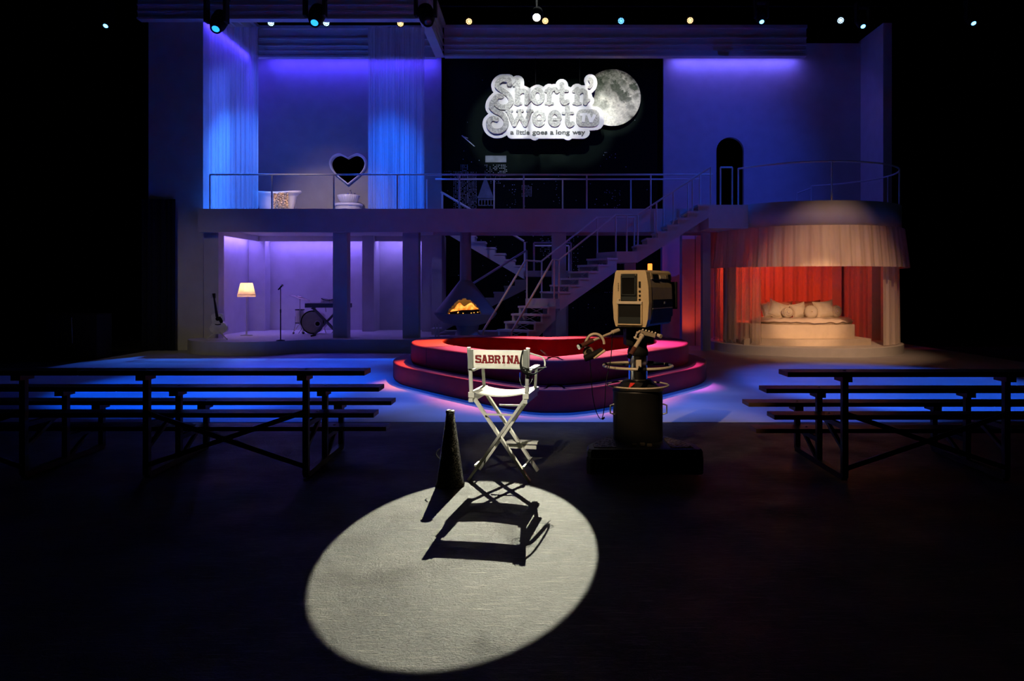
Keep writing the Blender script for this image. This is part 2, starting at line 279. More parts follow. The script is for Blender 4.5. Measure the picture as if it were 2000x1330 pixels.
# ------------------------------------------------------------------ mesh helpers
def _mw(o):
    m = Matrix.Identity(4)
    while o is not None:
        m = Matrix.LocRotScale(o.location, o.rotation_euler, o.scale) @ m; o = o.parent
    return m
class MB:
    def __init__(s): s.v = []; s.f = []; s.sm = []
    def add(s, vs, fs, smooth=False, mx=None):
        n = len(s.v)
        for p in vs:
            p = Vector(p); s.v.append(mx @ p if mx else p)
        for f in fs: s.f.append([i + n for i in f]); s.sm.append(smooth)
        return s
    def box(s, x0, x1, y0, y1, z0, z1, mx=None):
        vs = [(x0,y0,z0),(x1,y0,z0),(x1,y1,z0),(x0,y1,z0),(x0,y0,z1),(x1,y0,z1),(x1,y1,z1),(x0,y1,z1)]
        return s.add(vs, [(0,3,2,1),(4,5,6,7),(0,1,5,4),(1,2,6,5),(2,3,7,6),(3,0,4,7)], False, mx)
    def bbox(s, x0, x1, y0, y1, z0, z1, b=0.01, mx=None):            # bevelled box
        bm = bmesh.new(); bmesh.ops.create_cube(bm, size=1)
        for v in bm.verts:
            v.co = Vector(((x0+x1)/2 + v.co.x*(x1-x0), (y0+y1)/2 + v.co.y*(y1-y0), (z0+z1)/2 + v.co.z*(z1-z0)))
        bmesh.ops.bevel(bm, geom=list(bm.edges), offset=b, segments=2, profile=0.6, affect='EDGES')
        return s.frombm(bm, mx)
    def frombm(s, bm, mx=None, smooth=False):
        bm.verts.index_update()
        s.add([v.co.copy() for v in bm.verts], [[v.index for v in f.verts] for f in bm.faces], smooth, mx); bm.free(); return s
    def tube(s, p0, p1, r0, r1=None, n=10, caps=True, mx=None):
        p0, p1 = Vector(p0), Vector(p1); r1 = r0 if r1 is None else r1
        d = (p1 - p0).normalized(); a = d.orthogonal().normalized(); b = d.cross(a)
        vs = []
        for p, r in ((p0, r0), (p1, r1)):
            for k in range(n):
                t = 2*PI*k/n; vs.append(p + a*math.cos(t)*r + b*math.sin(t)*r)
        s.add(vs, [(k, (k+1) % n, n+(k+1) % n, n+k) for k in range(n)], True, mx)
        if caps: s.add(vs[:n], [list(range(n))[::-1]], False, mx); s.add(vs[n:], [list(range(n))], False, mx)
        return s
    def bar(s, p0, p1, w, h, up=(0,0,1)):                             # rectangular bar between two points
        p0, p1 = Vector(p0), Vector(p1); d = (p1-p0).normalized(); up = Vector(up)
        if abs(d.dot(up)) > 0.98: up = Vector((0,1,0))
        a = d.cross(up).normalized(); b = a.cross(d).normalized(); vs = []
        for p in (p0, p1):
            for sx, sz in ((-1,-1),(1,-1),(1,1),(-1,1)): vs.append(p + a*sx*w/2 + b*sz*h/2)
        return s.add(vs, [(3,2,1,0),(4,5,6,7),(0,1,5,4),(1,2,6,5),(2,3,7,6),(3,0,4,7)])
    def path(s, pts, r, n=8, closed=False, mx=None):
        pts = [Vector(p) for p in pts]; N = len(pts); vs = []; a = None
        for i, p in enumerate(pts):
            q0 = pts[i-1] if (i > 0 or closed) else p; q1 = pts[(i+1) % N] if (i < N-1 or closed) else p
            d = (q1-q0).normalized()
            a = d.orthogonal().normalized() if a is None else (a - d*a.dot(d)).normalized()
            b = d.cross(a); rr = r[i] if isinstance(r, (list, tuple)) else r
            for k in range(n):
                t = 2*PI*k/n; vs.append(p + a*math.cos(t)*rr + b*math.sin(t)*rr)
        fs = []
        for i in range(N if closed else N-1):
            j = (i+1) % N
            for k in range(n): fs.append((i*n+k, i*n+(k+1) % n, j*n+(k+1) % n, j*n+k))
        s.add(vs, fs, True, mx)
        if not closed: s.add(vs[:n], [list(range(n))[::-1]], False, mx); s.add(vs[-n:], [list(range(n))], False, mx)
        return s
    def lathe(s, prof, c=(0,0,0), n=32, a0=0.0, a1=2*PI, mx=None, smooth=True, f=None):
        full = abs(a1-a0-2*PI) < 1e-6; m = n if full else n+1; vs = []
        for r, z in prof:
            for k in range(m):
                t = a0+(a1-a0)*k/n; rr = r*(f(t) if f else 1)
                vs.append((c[0]+rr*math.cos(t), c[1]+rr*math.sin(t), c[2]+z))
        fs = []
        for i in range(len(prof)-1):
            for k in range(n):
                k2 = (k+1) % m if full else k+1
                fs.append((i*m+k, i*m+k2, (i+1)*m+k2, (i+1)*m+k))
        return s.add(vs, fs, smooth, mx)
    def prism(s, poly, z0, z1, mx=None):                              # polygon in XY extruded in z
        n = len(poly); vs = [(x,y,z0) for x,y in poly]+[(x,y,z1) for x,y in poly]
        return s.add(vs, [list(range(n))[::-1], list(range(n,2*n))]+[(i,(i+1) % n,n+(i+1) % n,n+i) for i in range(n)], False, mx)
    def vprism(s, poly, p0, h, t, side=1):                            # polygon (along h, z) in a vertical plane, thickness t to the side
        h = Vector((h[0], h[1], 0)).normalized(); r = Vector((h.y, -h.x, 0))*side; p0 = Vector(p0); n = len(poly)
        vs = [p0+h*a+Vector((0,0,z)) for a, z in poly]; vs += [v+r*t for v in vs]
        return s.add(vs, [list(range(n)), list(range(n,2*n))[::-1]]+[((i+1) % n,i,n+i,n+(i+1) % n) for i in range(n)])
    def sphere(s, c, r, sx=1, sy=1, sz=1, u=16, v=10, mx=None):
        bm = bmesh.new(); bmesh.ops.create_uvsphere(bm, u_segments=u, v_segments=v, radius=r)
        for q in bm.verts: q.co = Vector((q.co.x*sx+c[0], q.co.y*sy+c[1], q.co.z*sz+c[2]))
        return s.frombm(bm, mx, True)
    def stroke(s, pts, w, y0, y1, to, rnd=True):                      # thick pen stroke standing in an XZ plane, to(u,v)->(X,Z)
        P = [Vector(to(*p)) for p in pts]
        for i in range(len(P)-1):
            a, b = P[i], P[i+1]; d = (b-a)
            if d.length < 1e-6: continue
            d.normalize(); n = Vector((-d.y, d.x))*w/2
            ext = Vector((0,0)) if rnd else d*0
            y0 -= 0.00012; q = [a-n-ext, b-n+ext, b+n+ext, a+n-ext]
            s.add([(p.x,y0,p.y) for p in q]+[(p.x,y1,p.y) for p in q], [(0,1,2,3),(7,6,5,4),(0,4,5,1),(1,5,6,2),(2,6,7,3),(3,7,4,0)])
        if rnd:
            for p in P:
                y0 -= 0.00012; k = 14; vs = [(p.x+math.cos(2*PI*i/k)*w/2, y0, p.y+math.sin(2*PI*i/k)*w/2) for i in range(k)]
                vs += [(x, y1, z) for x, _, z in vs]
                s.add(vs, [list(range(k)), list(range(k,2*k))[::-1]]+[((i+1) % k,i,k+i,k+(i+1) % k) for i in range(k)])
        return s
    def build(s, name, m, parent=None, world=True, fix=True):
        vs = s.v
        if parent is not None and world:
            inv = _mw(parent).inverted(); vs = [inv @ v for v in vs]
        me = bpy.data.meshes.new(name); me.from_pydata([tuple(v) for v in vs], [], s.f)
        me.polygons.foreach_set('use_smooth', s.sm); me.update()
        if fix:
            bm = bmesh.new(); bm.from_mesh(me); bmesh.ops.recalc_face_normals(bm, faces=bm.faces); bm.to_mesh(me); bm.free()
        o = bpy.data.objects.new(name, me); COL.objects.link(o)
        if m: me.materials.append(m)
        if parent is not None: o.parent = parent
        return o
def thing(name, label, cat, loc=(0,0,0), rz=0.0, group=None):
    o = bpy.data.objects.new(name, None); COL.objects.link(o); o.location = loc; o.rotation_euler = (0,0,rz); o.empty_display_size = 0.1
    o['label'] = label; o['category'] = cat
    if group: o['group'] = group
    return o
def tag(o, label, cat, group=None, kind=None):
    o['label'] = label; o['category'] = cat
    if group: o['group'] = group
    if kind: o['kind'] = kind
    return o
def struct(name, mb, m, label=None):
    o = mb.build(name, m); o['kind'] = 'structure'
    if label: o['label'] = label; o['category'] = name.split('_')[0]
    return o
def copy_tree(o, parent=None):
    c = o.copy(); COL.objects.link(c)
    if parent is not None: c.parent = parent
    for ch in list(o.children): copy_tree(ch, c)
    return c
def B(x0, x1, y0, y1, z0, z1): return MB().box(x0, x1, y0, y1, z0, z1)
def grid_mesh(mb, fn, nu, nv, smooth=True, closed=False):
    vs = [fn(i/nu, j/nv) for i in range(nu+1) for j in range(nv+1)]
    mb.add(vs, [(i*(nv+1)+j, (i+1)*(nv+1)+j, (i+1)*(nv+1)+j+1, i*(nv+1)+j+1) for i in range(nu) for j in range(nv)], smooth)
    return mb

# ------------------------------------------------------------------ the black box theatre
struct('floor', B(-14.5, 14.5, -5, 25, -0.2, -0.004), M['floor'], 'glossy scuffed black studio floor with the white spotlight ellipse')
o = struct('floor', B(-9.7, 10.3, 2400/264, 23.4, -0.15, 0.0), M['stage'], 'pale painted stage floor lit blue behind the black floor')
struct('wall_back', B(-14.5, 14.5, 24.7, 25, -0.2, 11.3), M['black_drape'], 'black rear masking wall far behind the set')
struct('wall_left', B(-14.7, -14.5, -5, 25, -0.2, 11.3), M['black_drape'], 'black masking wall far left of the set')
struct('wall_right', B(14.5, 14.7, -5, 25, -0.2, 11.3), M['black_drape'], 'black masking wall far right of the set')
struct('wall_front', B(-14.7, 14.7, -5.2, -5, -0.2, 11.3), M['black_drape'])
struct('ceiling', B(-14.7, 14.7, -5.2, 25, 11.3, 11.5), M['black_drape'], 'black void of the studio roof above the lights')

# ------------------------------------------------------------------ the two storey set
DK, SO, PT = 3.53, 2.955, 0.31         # deck top, soffit, platform top
YF, YB = 19.0, 22.9                    # front of the balcony, back walls
s = struct
s('wall_left_wing', B(-9.83, -8.45, 19.4, 19.55, 0, 8.3), M['set'], 'tall dark grey wing panel left of the upper curtains')
s('wall_left_side', B(-8.62, -8.45, 19.55, 23.05, 0, 9.1), M['set'], 'left side wall of the two storey set rooms')
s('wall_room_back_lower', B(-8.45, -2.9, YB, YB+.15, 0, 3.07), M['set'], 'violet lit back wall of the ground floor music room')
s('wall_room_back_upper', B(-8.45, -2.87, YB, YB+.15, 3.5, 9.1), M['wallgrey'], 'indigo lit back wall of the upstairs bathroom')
s('wall_side_upper_right', B(9.63, 9.87, 21.4, YB+.15, 0, 8.95), M['set'], 'right end wall return of the upper storey')
# upper right wall with the round-headed opening
ax0, ax1, az = 5.33, 6.15, 6.06; ar = (ax1-ax0)/2; acx = (ax0+ax1)/2
mb = MB()
def wallpoly(poly):
    n = len(poly); vs = [(x, YB, z) for x, z in poly]+[(x, YB+.15, z) for x, z in poly]
    mb.add(vs, [list(range(n)), list(range(n,2*n))[::-1]]+[((i+1) % n,i,n+i,n+(i+1) % n) for i in range(n)])
arc = [(acx+ar*math.cos(t), az-ar+ar*math.sin(t)) for t in [PI*k/16 for k in range(17)]]
wallpoly([(3.755, 0), (ax0, 0), (ax0, az-ar)] + arc[::-1][1:9] + [(acx, 8.86), (3.755, 8.86)])
wallpoly([(9.63, 0), (9.63, 8.86), (acx, 8.86)] + arc[::-1][8:16] + [(ax1, az-ar), (ax1, 0)])
s('wall_right_upper', mb, M['set'], 'blue lit wall right of the skyline with a black arched opening')

# ground floor ceiling, lips of the light coves
tag(MB().box(-8.44, -2.75, YF+.25, YB-.005, 3.07, DK).build('balcony_deck', M['set']), 'upper floor slab over the violet music room', 'balcony')
mb = MB().box(-8.40, -2.75, YF, YF+.25, SO, DK); tag(mb.build('balcony_fascia', M['set']), 'wide plain fascia beam below the bathroom railing', 'beam')
s('trim_1', B(-8.15, -8.10, 19.7, 22.35, 2.92, 3.07), M['white'])
s('trim_2', B(-8.10, -2.95, 22.30, 22.35, 2.92, 3.07), M['white'])
M['led_strip'] = glow('violet_led_strip', (0.42, 0.28, 1.0), 9)
M['led_strip2'] = glow('indigo_led_strip', (0.20, 0.14, 1.0), 7)
for (x0, x1, y0, y1, lab) in ((-8.44, -8.17, 19.9, 22.3, 'left wall of the music room'),):
    tag(B(-8.28, -8.24, y0, y1, 3.03, 3.06).build('led_strip', M['led_strip']), 'violet light strip hidden in the cove along the '+lab, 'light strip')
for (x0, x1, lab) in ((-7.9, -5.12, 'behind the drum kit'), (-4.65, -3.4, 'between the two rear pilasters right of the drums')):
    tag(B(x0, x1, 22.52, 22.56, 3.03, 3.06).build('led_strip', M['led_strip']), 'violet light strip in the ceiling cove '+lab, 'light strip')
area('cove_v_left', (-8.28, 21.1, 3.0), (-8.40, 21.1, 0), VIOLET, 18, 2.4, 0.08)
area('cove_v_back', (-6.5, 22.6, 3.0), (-6.5, 22.78, 0), VIOLET, 20, 2.8, 0.08)
area('cove_v_back_b', (-4.0, 22.6, 3.0), (-4.0, 22.78, 0), (0.22, 0.15, 1.0), 7, 1.3, 0.08)
area('room_fill_v', (-6.0, 21.0, 3.02), (-6.0, 21.0, 0), (0.24, 0.12, 1.0), 2.6, 3.6, 1.5)  # added violet fill over the whole room, no cove strip here
# upper coves
area('cove_u_left', (-8.30, 21.0, 8.42), (-8.42, 21.0, 0), INDIGO, 28, 3.0, 0.10)
area('cove_u_back', (-5.5, 22.62, 8.42), (-5.5, 22.86, 0), INDIGO, 84, 5.0, 0.10)
area('cove_u_right', (5.85, 22.68, 8.42), (5.85, 22.88, 0), (0.15, 0.11, 1.0), 26, 3.7, 0.08)

def pier(x0, x1, y0, y1, z0, z1, label, name='column'):
    return tag(MB().bbox(x0, x1, y0, y1, z0, z1, .006).build(name, M['set']), label, 'column')
pier(-8.39, -8.02, 19.3, 19.65, PT, SO+.1, 'square pier beside the guitar at the left front corner')
pier(-5.16, -4.80, 19.35, 19.7, PT, SO+.1, 'square front column just right of the drum kit and keyboard')
pier(-3.405, -3.0, 19.35, 19.7, PT, SO+.1, 'square front column left of the hanging fireplace')
pier(-8.45, -7.97, 22.45, YB, PT, 3.07, 'corner pilaster behind the floor lamp')
pier(-5.05, -4.71, 22.1, YB, PT, 3.07, 'rear pilaster seen between the two front columns')
pier(-3.34, -3.02, 22.1, YB, PT, 3.07, 'rear pilaster right of the last front column')
pier(-3.02, -2.73, 21.9, YB, PT, 3.07, 'dark end pier between music room and city backdrop')
pier(.355, .71, 19.1, 19.45, 0, SO, 'square pier under the bridge behind the staircase')
pier(2.1, 2.36, 18.45, 18.7, 0, 2.3, 'slim pier under the upper stair landing')
pier(.12, .42, 17.35, 17.65, 0, 1.16, 'slim pier under the lower stair landing')
pier(3.6, 4.10, 22.2, 22.5, 0, 3.0, 'dark wall pier right of the staircase')
pier(3.93, 4.28, 20.9, 21.25, 0, 3.0, 'column washed in red light right of the staircase')
pier(4.30, 4.52, 20.9, 21.2, 0, 3.0, 'dark narrow column right of the red lit one')
pier(4.13, 4.33, 19.2, 19.45, 0, SO, 'grey post at the left edge of the round pavilion')

# crown beams round the upper room and along the skyline
def crown(name, x0, x1, y0, y1, z0, z1, face, label):
    mb = MB().box(x0, x1, y0, y1, z0, z1); h = z1-z0
    for zz, t, d in ((z0, .05, .05), (z0+.20*h, .03, .03), (z0+.36*h, .035, .045), (z0+.58*h, .04, .06), (z1-.09, .09, .10)):
        if face == 'front': mb.box(x0-.0, x1+.0, y0-d, y0, zz, zz+t)
        else: mb.box(x1, x1+d, y0, y1, zz, zz+t)
    return tag(mb.build(name, M['set']), label, 'beam')
crown('crown_beam', -10.0, -2.77, 19.2, 19.4, 8.28, 9.25, 'front', 'moulded beam across the top left above the curtains')
crown('crown_beam', -2.97, -2.77, 19.4, 22.4, 8.28, 9.25, 'side', 'moulded beam running back from the front to the skyline header')
crown('crown_beam', -8.25, -2.97, 22.4, 22.55, 8.28, 9.19, 'front', 'rear beam above the indigo bathroom wall')
crown('crown_beam', -8.25, -8.17, 19.4, 22.4, 8.28, 9.19, 'side', 'left side beam above the left curtain')
crown('crown_beam', -2.72, 7.82, 22.35, 22.55, 8.30, 9.19, 'front', 'long moulded header beam above skyline and blue right wall')

# skyline backdrop
YC = 23.2
bd = thing('city_backdrop', 'black night skyline backdrop with dim lit towers behind the sign', 'backdrop', (0.4, YC, 0))
M['sky_cloth'] = mat('black_sky_cloth', (0.004, 0.0075, 0.0065), 0.9, spec=0.05)
M['sky_print'] = mat('printed_windows', (0.62, 0.62, 0.64), 0.9, spec=0.05, var=0.5, scale=9)
M['sky_print_dim'] = mat('printed_dim_facades', (0.20, 0.23, 0.26), 0.9, spec=0.05, var=0.25, scale=4)
B(-2.9, 3.9, YC, YC+.05, 0, 8.75).build('cloth', M['sky_cloth'], bd)
pr = MB(); dim = MB(); rnd = random.Random(3)
def px(mb, x0, y0, x1, y1): mb.box(SX(x0, YC), SX(x1, YC), YC-.004, YC, SZ(y1, YC), SZ(y0, YC))
for (x0, x1, y0, y1, dx, dy, pf) in ((886, 900, 335, 407, 3.2, 2.6, .85), (900, 913, 322, 407, 3.0, 2.6, .75), (914, 931, 336, 407, 2.6, 2.6, .92),
        (947, 990, 322, 345, 3.2, 3.0, .6), (958, 978, 345, 360, 3, 3, .5), (1019, 1038, 362, 385, 2.6, 2.6, .8), (905, 925, 290, 318, 5, 5, .25),
        (985, 1010, 360, 407, 5, 5, .25), (868, 890, 334, 350, 4, 4, .35), (1086, 1096, 340, 405, 5, 5, .35), (1180, 1205, 296, 315, 5, 5, .3),
        (1180, 1215, 372, 405, 5, 4, .35), (870, 1290, 350, 407, 14, 10, .14), (870, 1075, 460, 640, 12, 10, .13), (1108, 1296, 460, 640, 13, 11, .12),
        (1055, 1076, 466, 500, 3, 4, .5), (1112, 1130, 462, 530, 4, 4, .35), (960, 1296, 570, 572, 5, 3, .35), (870, 1290, 120, 330, 60, 40, .25)):
    y = y0
    while y < y1:
        x = x0
        while x < x1:
            if rnd.random() < pf:
                jx, jy = (rnd.uniform(-.3, .3)*dx, rnd.uniform(-.3, .3)*dy) if dx > 4 else (0, 0)
                ww = min(dx*.55, 1.7)*rnd.uniform(.5, 1); hh = min(dy*.45, 1.1)
                px(pr, x+jx, y+jy, x+jx+ww, y+jy+hh)
            x += dx
        y += dy
px(dim, 948, 304, 989, 317); px(dim, 932, 383, 966, 387); px(dim, 934, 388, 964, 402)
def tri(mb, pts): 
    n = len(pts); vs = [(SX(x, YC), YC-.006, SZ(y, YC)) for x, y in pts]; mb.add(vs+[(a, YC, c) for a, _, c in vs], [list(range(n)), list(range(n,2*n))[::-1]]+[((i+1) % n,i,n+i,n+(i+1) % n) for i in range(n)])
tri(dim, [(934, 383), (963, 383), (950, 349), (946, 349)]); tri(dim, [(945, 352), (951, 352), (948, 343)])
tri(pr, [(901, 265), (903, 264), (928, 286), (926, 286)]); tri(pr, [(901, 265), (914, 271), (914, 269)])
for k in range(5): px(pr, 936+k*6, 391, 940+k*6, 400)
pr.build('printed_windows', M['sky_print'], bd); dim.build('printed_facades', M['sky_print_dim'], bd)

# moon
YM = 22.95; mcx, mcy, mr = SX(1196, YM), SZ(190.5, YM), 55.5*YM/F
blobs = [(-.50, .45, .26, 1), (-.30, .62, .20, .8), (-.12, .42, .15, .6), (.12, .38, .20, 1), (.24, .18, .14, 1), (.40, .02, .18, 1), (.58, -.05, .12, .9), (.76, .36, .13, 1),
         (.10, .68, .22, .6), (-.62, .10, .18, .7), (-.55, -.15, .16, .6), (-.30, -.28, .17, .6), (.62, -.30, .12, .6), (-.05, .12, .12, .45), (.42, .52, .14, .7), (-.1, .85, .2, .5), (.82, .05, .10, .6), (.5, .3, .1, .5), (-.25, .2, .16, .5)]
N = 150; me_v = []; cols = []; me_f = []
for i in range(N+1):
    for j in range(N+1):
        u, v = i/N*2-1, j/N*2-1; rr = math.hypot(u, v)
        if max(abs(u), abs(v)) > 1e-9:
            kk = max(abs(u), abs(v))/rr; x, z = u*kk, v*kk
        else: x = z = 0
        me_v.append((mcx+x*mr, YM, mcy+z*mr))
        p = Vector((x, z, 0)); n1 = noise.fractal(p*3.2+Vector((5, 2, 1)), 0.7, 2.1, 6); n2 = noise.fractal(p*11, 0.5, 2.1, 6)
        d = 0
        for bx, bz, br, bs in blobs:
            q = math.hypot(x-bx+.09*n1, z-bz+.09*n2)/br; d = max(d, bs*max(0, min(1, (1.35-q)*1.8)))
        light = .60+.26*(-z)+.20*n2+.16*n1
        light -= .28*max(0, z)*(.6+n1)
        for k in range(3):                                    # rays of the bright crater
            pass
        ang = math.atan2(z+.62, x+.15); ray = max(0, math.sin(ang*11+3*n1))*max(0, .5-abs(math.hypot(x+.15, z+.62)-.45))*.25
        light += ray; light = light*(1-.80*d)
        light = max(.03, min(.95, light*(1-.25*rr**4)))
        cols.append((light, light*.99+.015*d, light*(.88+.05*d), 1))
for i in range(N):
    for j in range(N): a = i*(N+1)+j; me_f.append((a, a+N+1, a+N+2, a+1))
mo = MB(); mo.add(me_v, me_f, True); moon = mo.build('moon_disc', vcol_material('printed_moon'))
ca = moon.data.color_attributes.new('Col', 'FLOAT_COLOR', 'POINT')
ca.data.foreach_set('color', [c for cc in cols for c in cc])
mo = MB(); k = 64
mo.tube((mcx, YM+.004, mcy), (mcx, YM+.06, mcy), mr, mr, k); mo.build('backing', M['matte_black'], moon); MB().tube((mcx, YM+.05, mcy), (mcx, YC+.01, mcy), .05, n=10).build('standoff', M['matte_black'], moon)
tag(moon, 'pale grey full moon disc behind the sign at its right', 'moon')

# sign
YS = 22.45; su = 360/2000
def to(u, v): return (SX(920+u*su, YS), SZ(110+v*su, YS))
pxm = YS/F*su
def arcp(cx, cy, rx, ry, a0, a1, n=14): return [(cx+rx*math.cos(R(a0+(a1-a0)*k/n)), cy-ry*math.sin(R(a0+(a1-a0)*k/n))) for k in range(n+1)]
sign = thing('show_sign', 'white cut-out sign with silver glitter lettering reading Short n Sweet TV', 'sign', (SX(1060, YS), YS, SZ(270, YS)))
def smoothp(pts, n=5):
    out = []; P = [Vector(p) for p in pts]; P = [2*P[0]-P[1]]+P+[2*P[-1]-P[-2]]
    for i in range(1, len(P)-2):
        for k in range(n):
            t = k/n; a, b, c, d = P[i-1:i+3]
            q = .5*((2*b)+(c-a)*t+(2*a-5*b+4*c-d)*t*t+(3*b-a-3*c+d)*t**3); out.append((q.x, q.y))
    out.append(tuple(P[-2])); return out
S1 = smoothp([(418,308),(408,262),(372,262),(330,262),(290,300),(298,348),(360,392),(415,440),(436,500),(400,548),(330,560),(278,525),(262,478),(285,445),(330,440)])
S2 = smoothp([(262,470),(232,510),(226,560),(272,602),(340,640),(378,700),(374,765),(325,812),(250,815),(204,775),(195,718),(230,682),(275,690)])
letters = {'letter_s': [(S1, 50)],
 'letter_h': [([(505,275),(505,515)], 52), ([(470,318),(505,275)], 34), ([(478,519),(545,519)], 22), (smoothp([(515,410),(555,382),(598,400),(606,460),(600,515)]), 44), ([(600,520),(650,478)], 24)],
 'letter_o': [(arcp(722,440,52,68,0,360,24), 46)],
 'letter_r': [([(848,365),(848,515)], 46), ([(812,385),(848,355)], 28), ([(812,519),(886,519)], 22), (smoothp([(858,410),(880,370),(915,362),(930,392)]), 36)],
 'letter_t': [(smoothp([(985,312),(988,400),(985,470),(1005,512),(1045,498)]), 46), ([(935,382),(1045,382)], 26)],
 'letter_n': [([(1150,365),(1150,515)], 48), ([(1112,388),(1150,358)], 28), ([(1112,519),(1186,519)], 22), (smoothp([(1165,405),(1200,380),(1238,398),(1246,455),(1238,515)]), 44), ([(1236,520),(1280,480)], 24)],
 'apostrophe': [(smoothp([(1297,262),(1310,285),(1303,318),(1284,342)]), 30), ([(1294,262),(1300,275)], 46)],
 'letter_s_': [(S2, 50)],
 'letter_w': [([(408,600),(470,750)], 42), ([(470,750),(528,640)], 38), ([(528,640),(588,750)], 42), ([(588,750),(640,600)], 38), ([(385,598),(445,598)], 22), ([(505,598),(560,598)], 22), ([(612,598),(668,598)], 22), ([(528,598),(528,650)], 36)],
 'letter_e': [(arcp(738,680,52,68,-10,-345,24)[::-1], 44), ([(700,690),(790,690)], 26), (arcp(738,680,52,68,20,-10,4), 44)],
 'letter_e_': [(arcp(908,680,52,68,-10,-345,24)[::-1], 44), ([(870,690),(960,690)], 26), (arcp(908,680,52,68,20,-10,4), 44)],
 'letter_t_': [(smoothp([(1045,560),(1048,640),(1045,710),(1062,752),(1098,738)]), 46), ([(998,622),(1102,622)], 26)]}
# e: leave the gap under the bar
for key, cx_ in (('letter_e', 738), ('letter_e_', 908)):
    letters[key] = [(arcp(cx_, 680, 52, 68, 0, 318, 22), 42), ([(cx_-40, 690), (cx_+56, 690)], 24)]
pl = MB(); e = -.035
for k, st in letters.items():
    for pts, wd in st:
        e += .0005; pl.stroke(pts[::3]+[pts[-1]], (wd+92)*pxm, YS-e, YS+.05, to); e += .00024*(len(pts)//3+2)
for pts, wd in (([(330,400),(1230,440)], 120), ([(300,520),(1240,520)], 160), ([(380,640),(1180,650)], 180), ([(300,720),(1150,720)], 160), ([(440,830),(1230,830)], 118),
                ([(440,845),(1220,845)], 100), ([(1180,640),(1345,640)], 190), ([(1180,705),(1345,705)], 200), ([(690,862),(692,862)], 105), ([(1050,862),(1052,862)], 105), ([(330,480),(330,500)], 160), ([(280,740),(282,742)], 150)):
    e += .0008; pl.stroke(pts, wd*pxm, YS-e, YS+.05, to)
pl.build('sign_plate', M['signplate'], sign)
e = 0
for k, st in letters.items():
    mb = MB(); e = 0
    for pts, wd in st:
        e += .0002; mb.stroke(pts, wd*1.12*pxm, YS-.085-e, YS-.022, to); e += .00024*len(pts) if k in ('letter_s', 'letter_s_') else .002
    mb.build(k.rstrip('_'), M['glitter'], sign)
# TV badge
def rrect(u0, v0, u1, v1, r, bulge=0, n=8):
    P = []
    for (cx_, cy_, a0) in ((u1-r, v0+r, 90), (u0+r, v0+r, 180), (u0+r, v1-r, 270), (u1-r, v1-r, 360)):
        for k in range(n+1):
            a = R(a0-90+90*k/n) if a0 != 90 else R(90*k/n)
            a = R({90: 0, 180: 90, 270: 180, 360: 270}[a0] + 90*k/n)
            P.append((cx_+r*math.cos(a), cy_-r*math.sin(a)))
    return P
P = [to(*p) for p in rrect(1140, 582, 1390, 770, 68)]
mb = MB(); n = len(P); vsx = [(x, YS-.075, z) for x, z in P]+[(x, YS-.02, z) for x, z in P]
mb.add(vsx, [list(range(n)), list(range(n,2*n))[::-1]]+[((i+1) % n,i,n+i,n+(i+1) % n) for i in range(n)])
badge = mb.build('tv_badge', M['glitter'], sign)
mb = MB(); mb.stroke([(1180,642),(1262,632)], 26*pxm, YS-.10, YS-.076, to, False).stroke([(1222,640),(1216,722)], 34*pxm, YS-.101, YS-.076, to, False)
mb.stroke([(1268,632),(1300,722)], 34*pxm, YS-.102, YS-.076, to, False).stroke([(1300,722),(1340,640)], 34*pxm, YS-.103, YS-.076, to, False)
mb.build('tv_letters', M['signplate'], badge)
def text_mb(txt, to_fn, u0, v0, u1, v1, y0, y1, bold=0.0):
    cu = bpy.data.curves.new('t', 'FONT'); cu.body = txt; cu.offset = bold; cu.extrude = 0.5; cu.resolution_u = 4
    ob = bpy.data.objects.new('t', cu); COL.objects.link(ob); bpy.context.view_layer.update()
    me = ob.evaluated_get(bpy.context.evaluated_depsgraph_get()).to_mesh()
    xs = [v.co.x for v in me.vertices]; ys = [v.co.y for v in me.vertices]; x0, x1_, y0_, y1_ = min(xs), max(xs), min(ys), max(ys)
    mb = MB(); vs_ = []
    for v in me.vertices:
        X, Z = to_fn(u0+(v.co.x-x0)/(x1_-x0)*(u1-u0), v1+(v.co.y-y0_)/(y1_-y0_)*(v0-v1)); vs_.append((X, y1 if v.co.z < 0 else y0, Z))
    mb.add(vs_, [list(p.vertices) for p in me.polygons]); ob.to_mesh_clear()
    bpy.data.objects.remove(ob); bpy.data.curves.remove(cu); return mb
for wd_, u0_, u1_, v0_, v1_ in (('a', 427, 465, 816, 852), ('little', 494, 636, 802, 852), ('goes', 664, 828, 816, 866), ('a', 858, 896, 816, 852), ('long', 922, 1070, 802, 866), ('way', 1098, 1238, 816, 866)):
    text_mb(wd_, to, u0_, v0_, u1_, v1_, YS-.055, YS-.02, 0.02).build('tagline_word', M['signedge'], sign)
for uu in (300, 700, 1180):
    X_, Z_ = to(uu, 420); MB().tube((X_, YS+.06, Z_), (X_, YS+.06, 8.32), .008, n=6).build('hanging_wire', M['matte_black'], sign)
for uu in (500, 1000):
    X_, Z_ = to(uu, 600); MB().tube((X_, YS+.05, Z_), (X_, YC+.01, Z_), .02, n=8).build('standoff', M['matte_black'], sign)

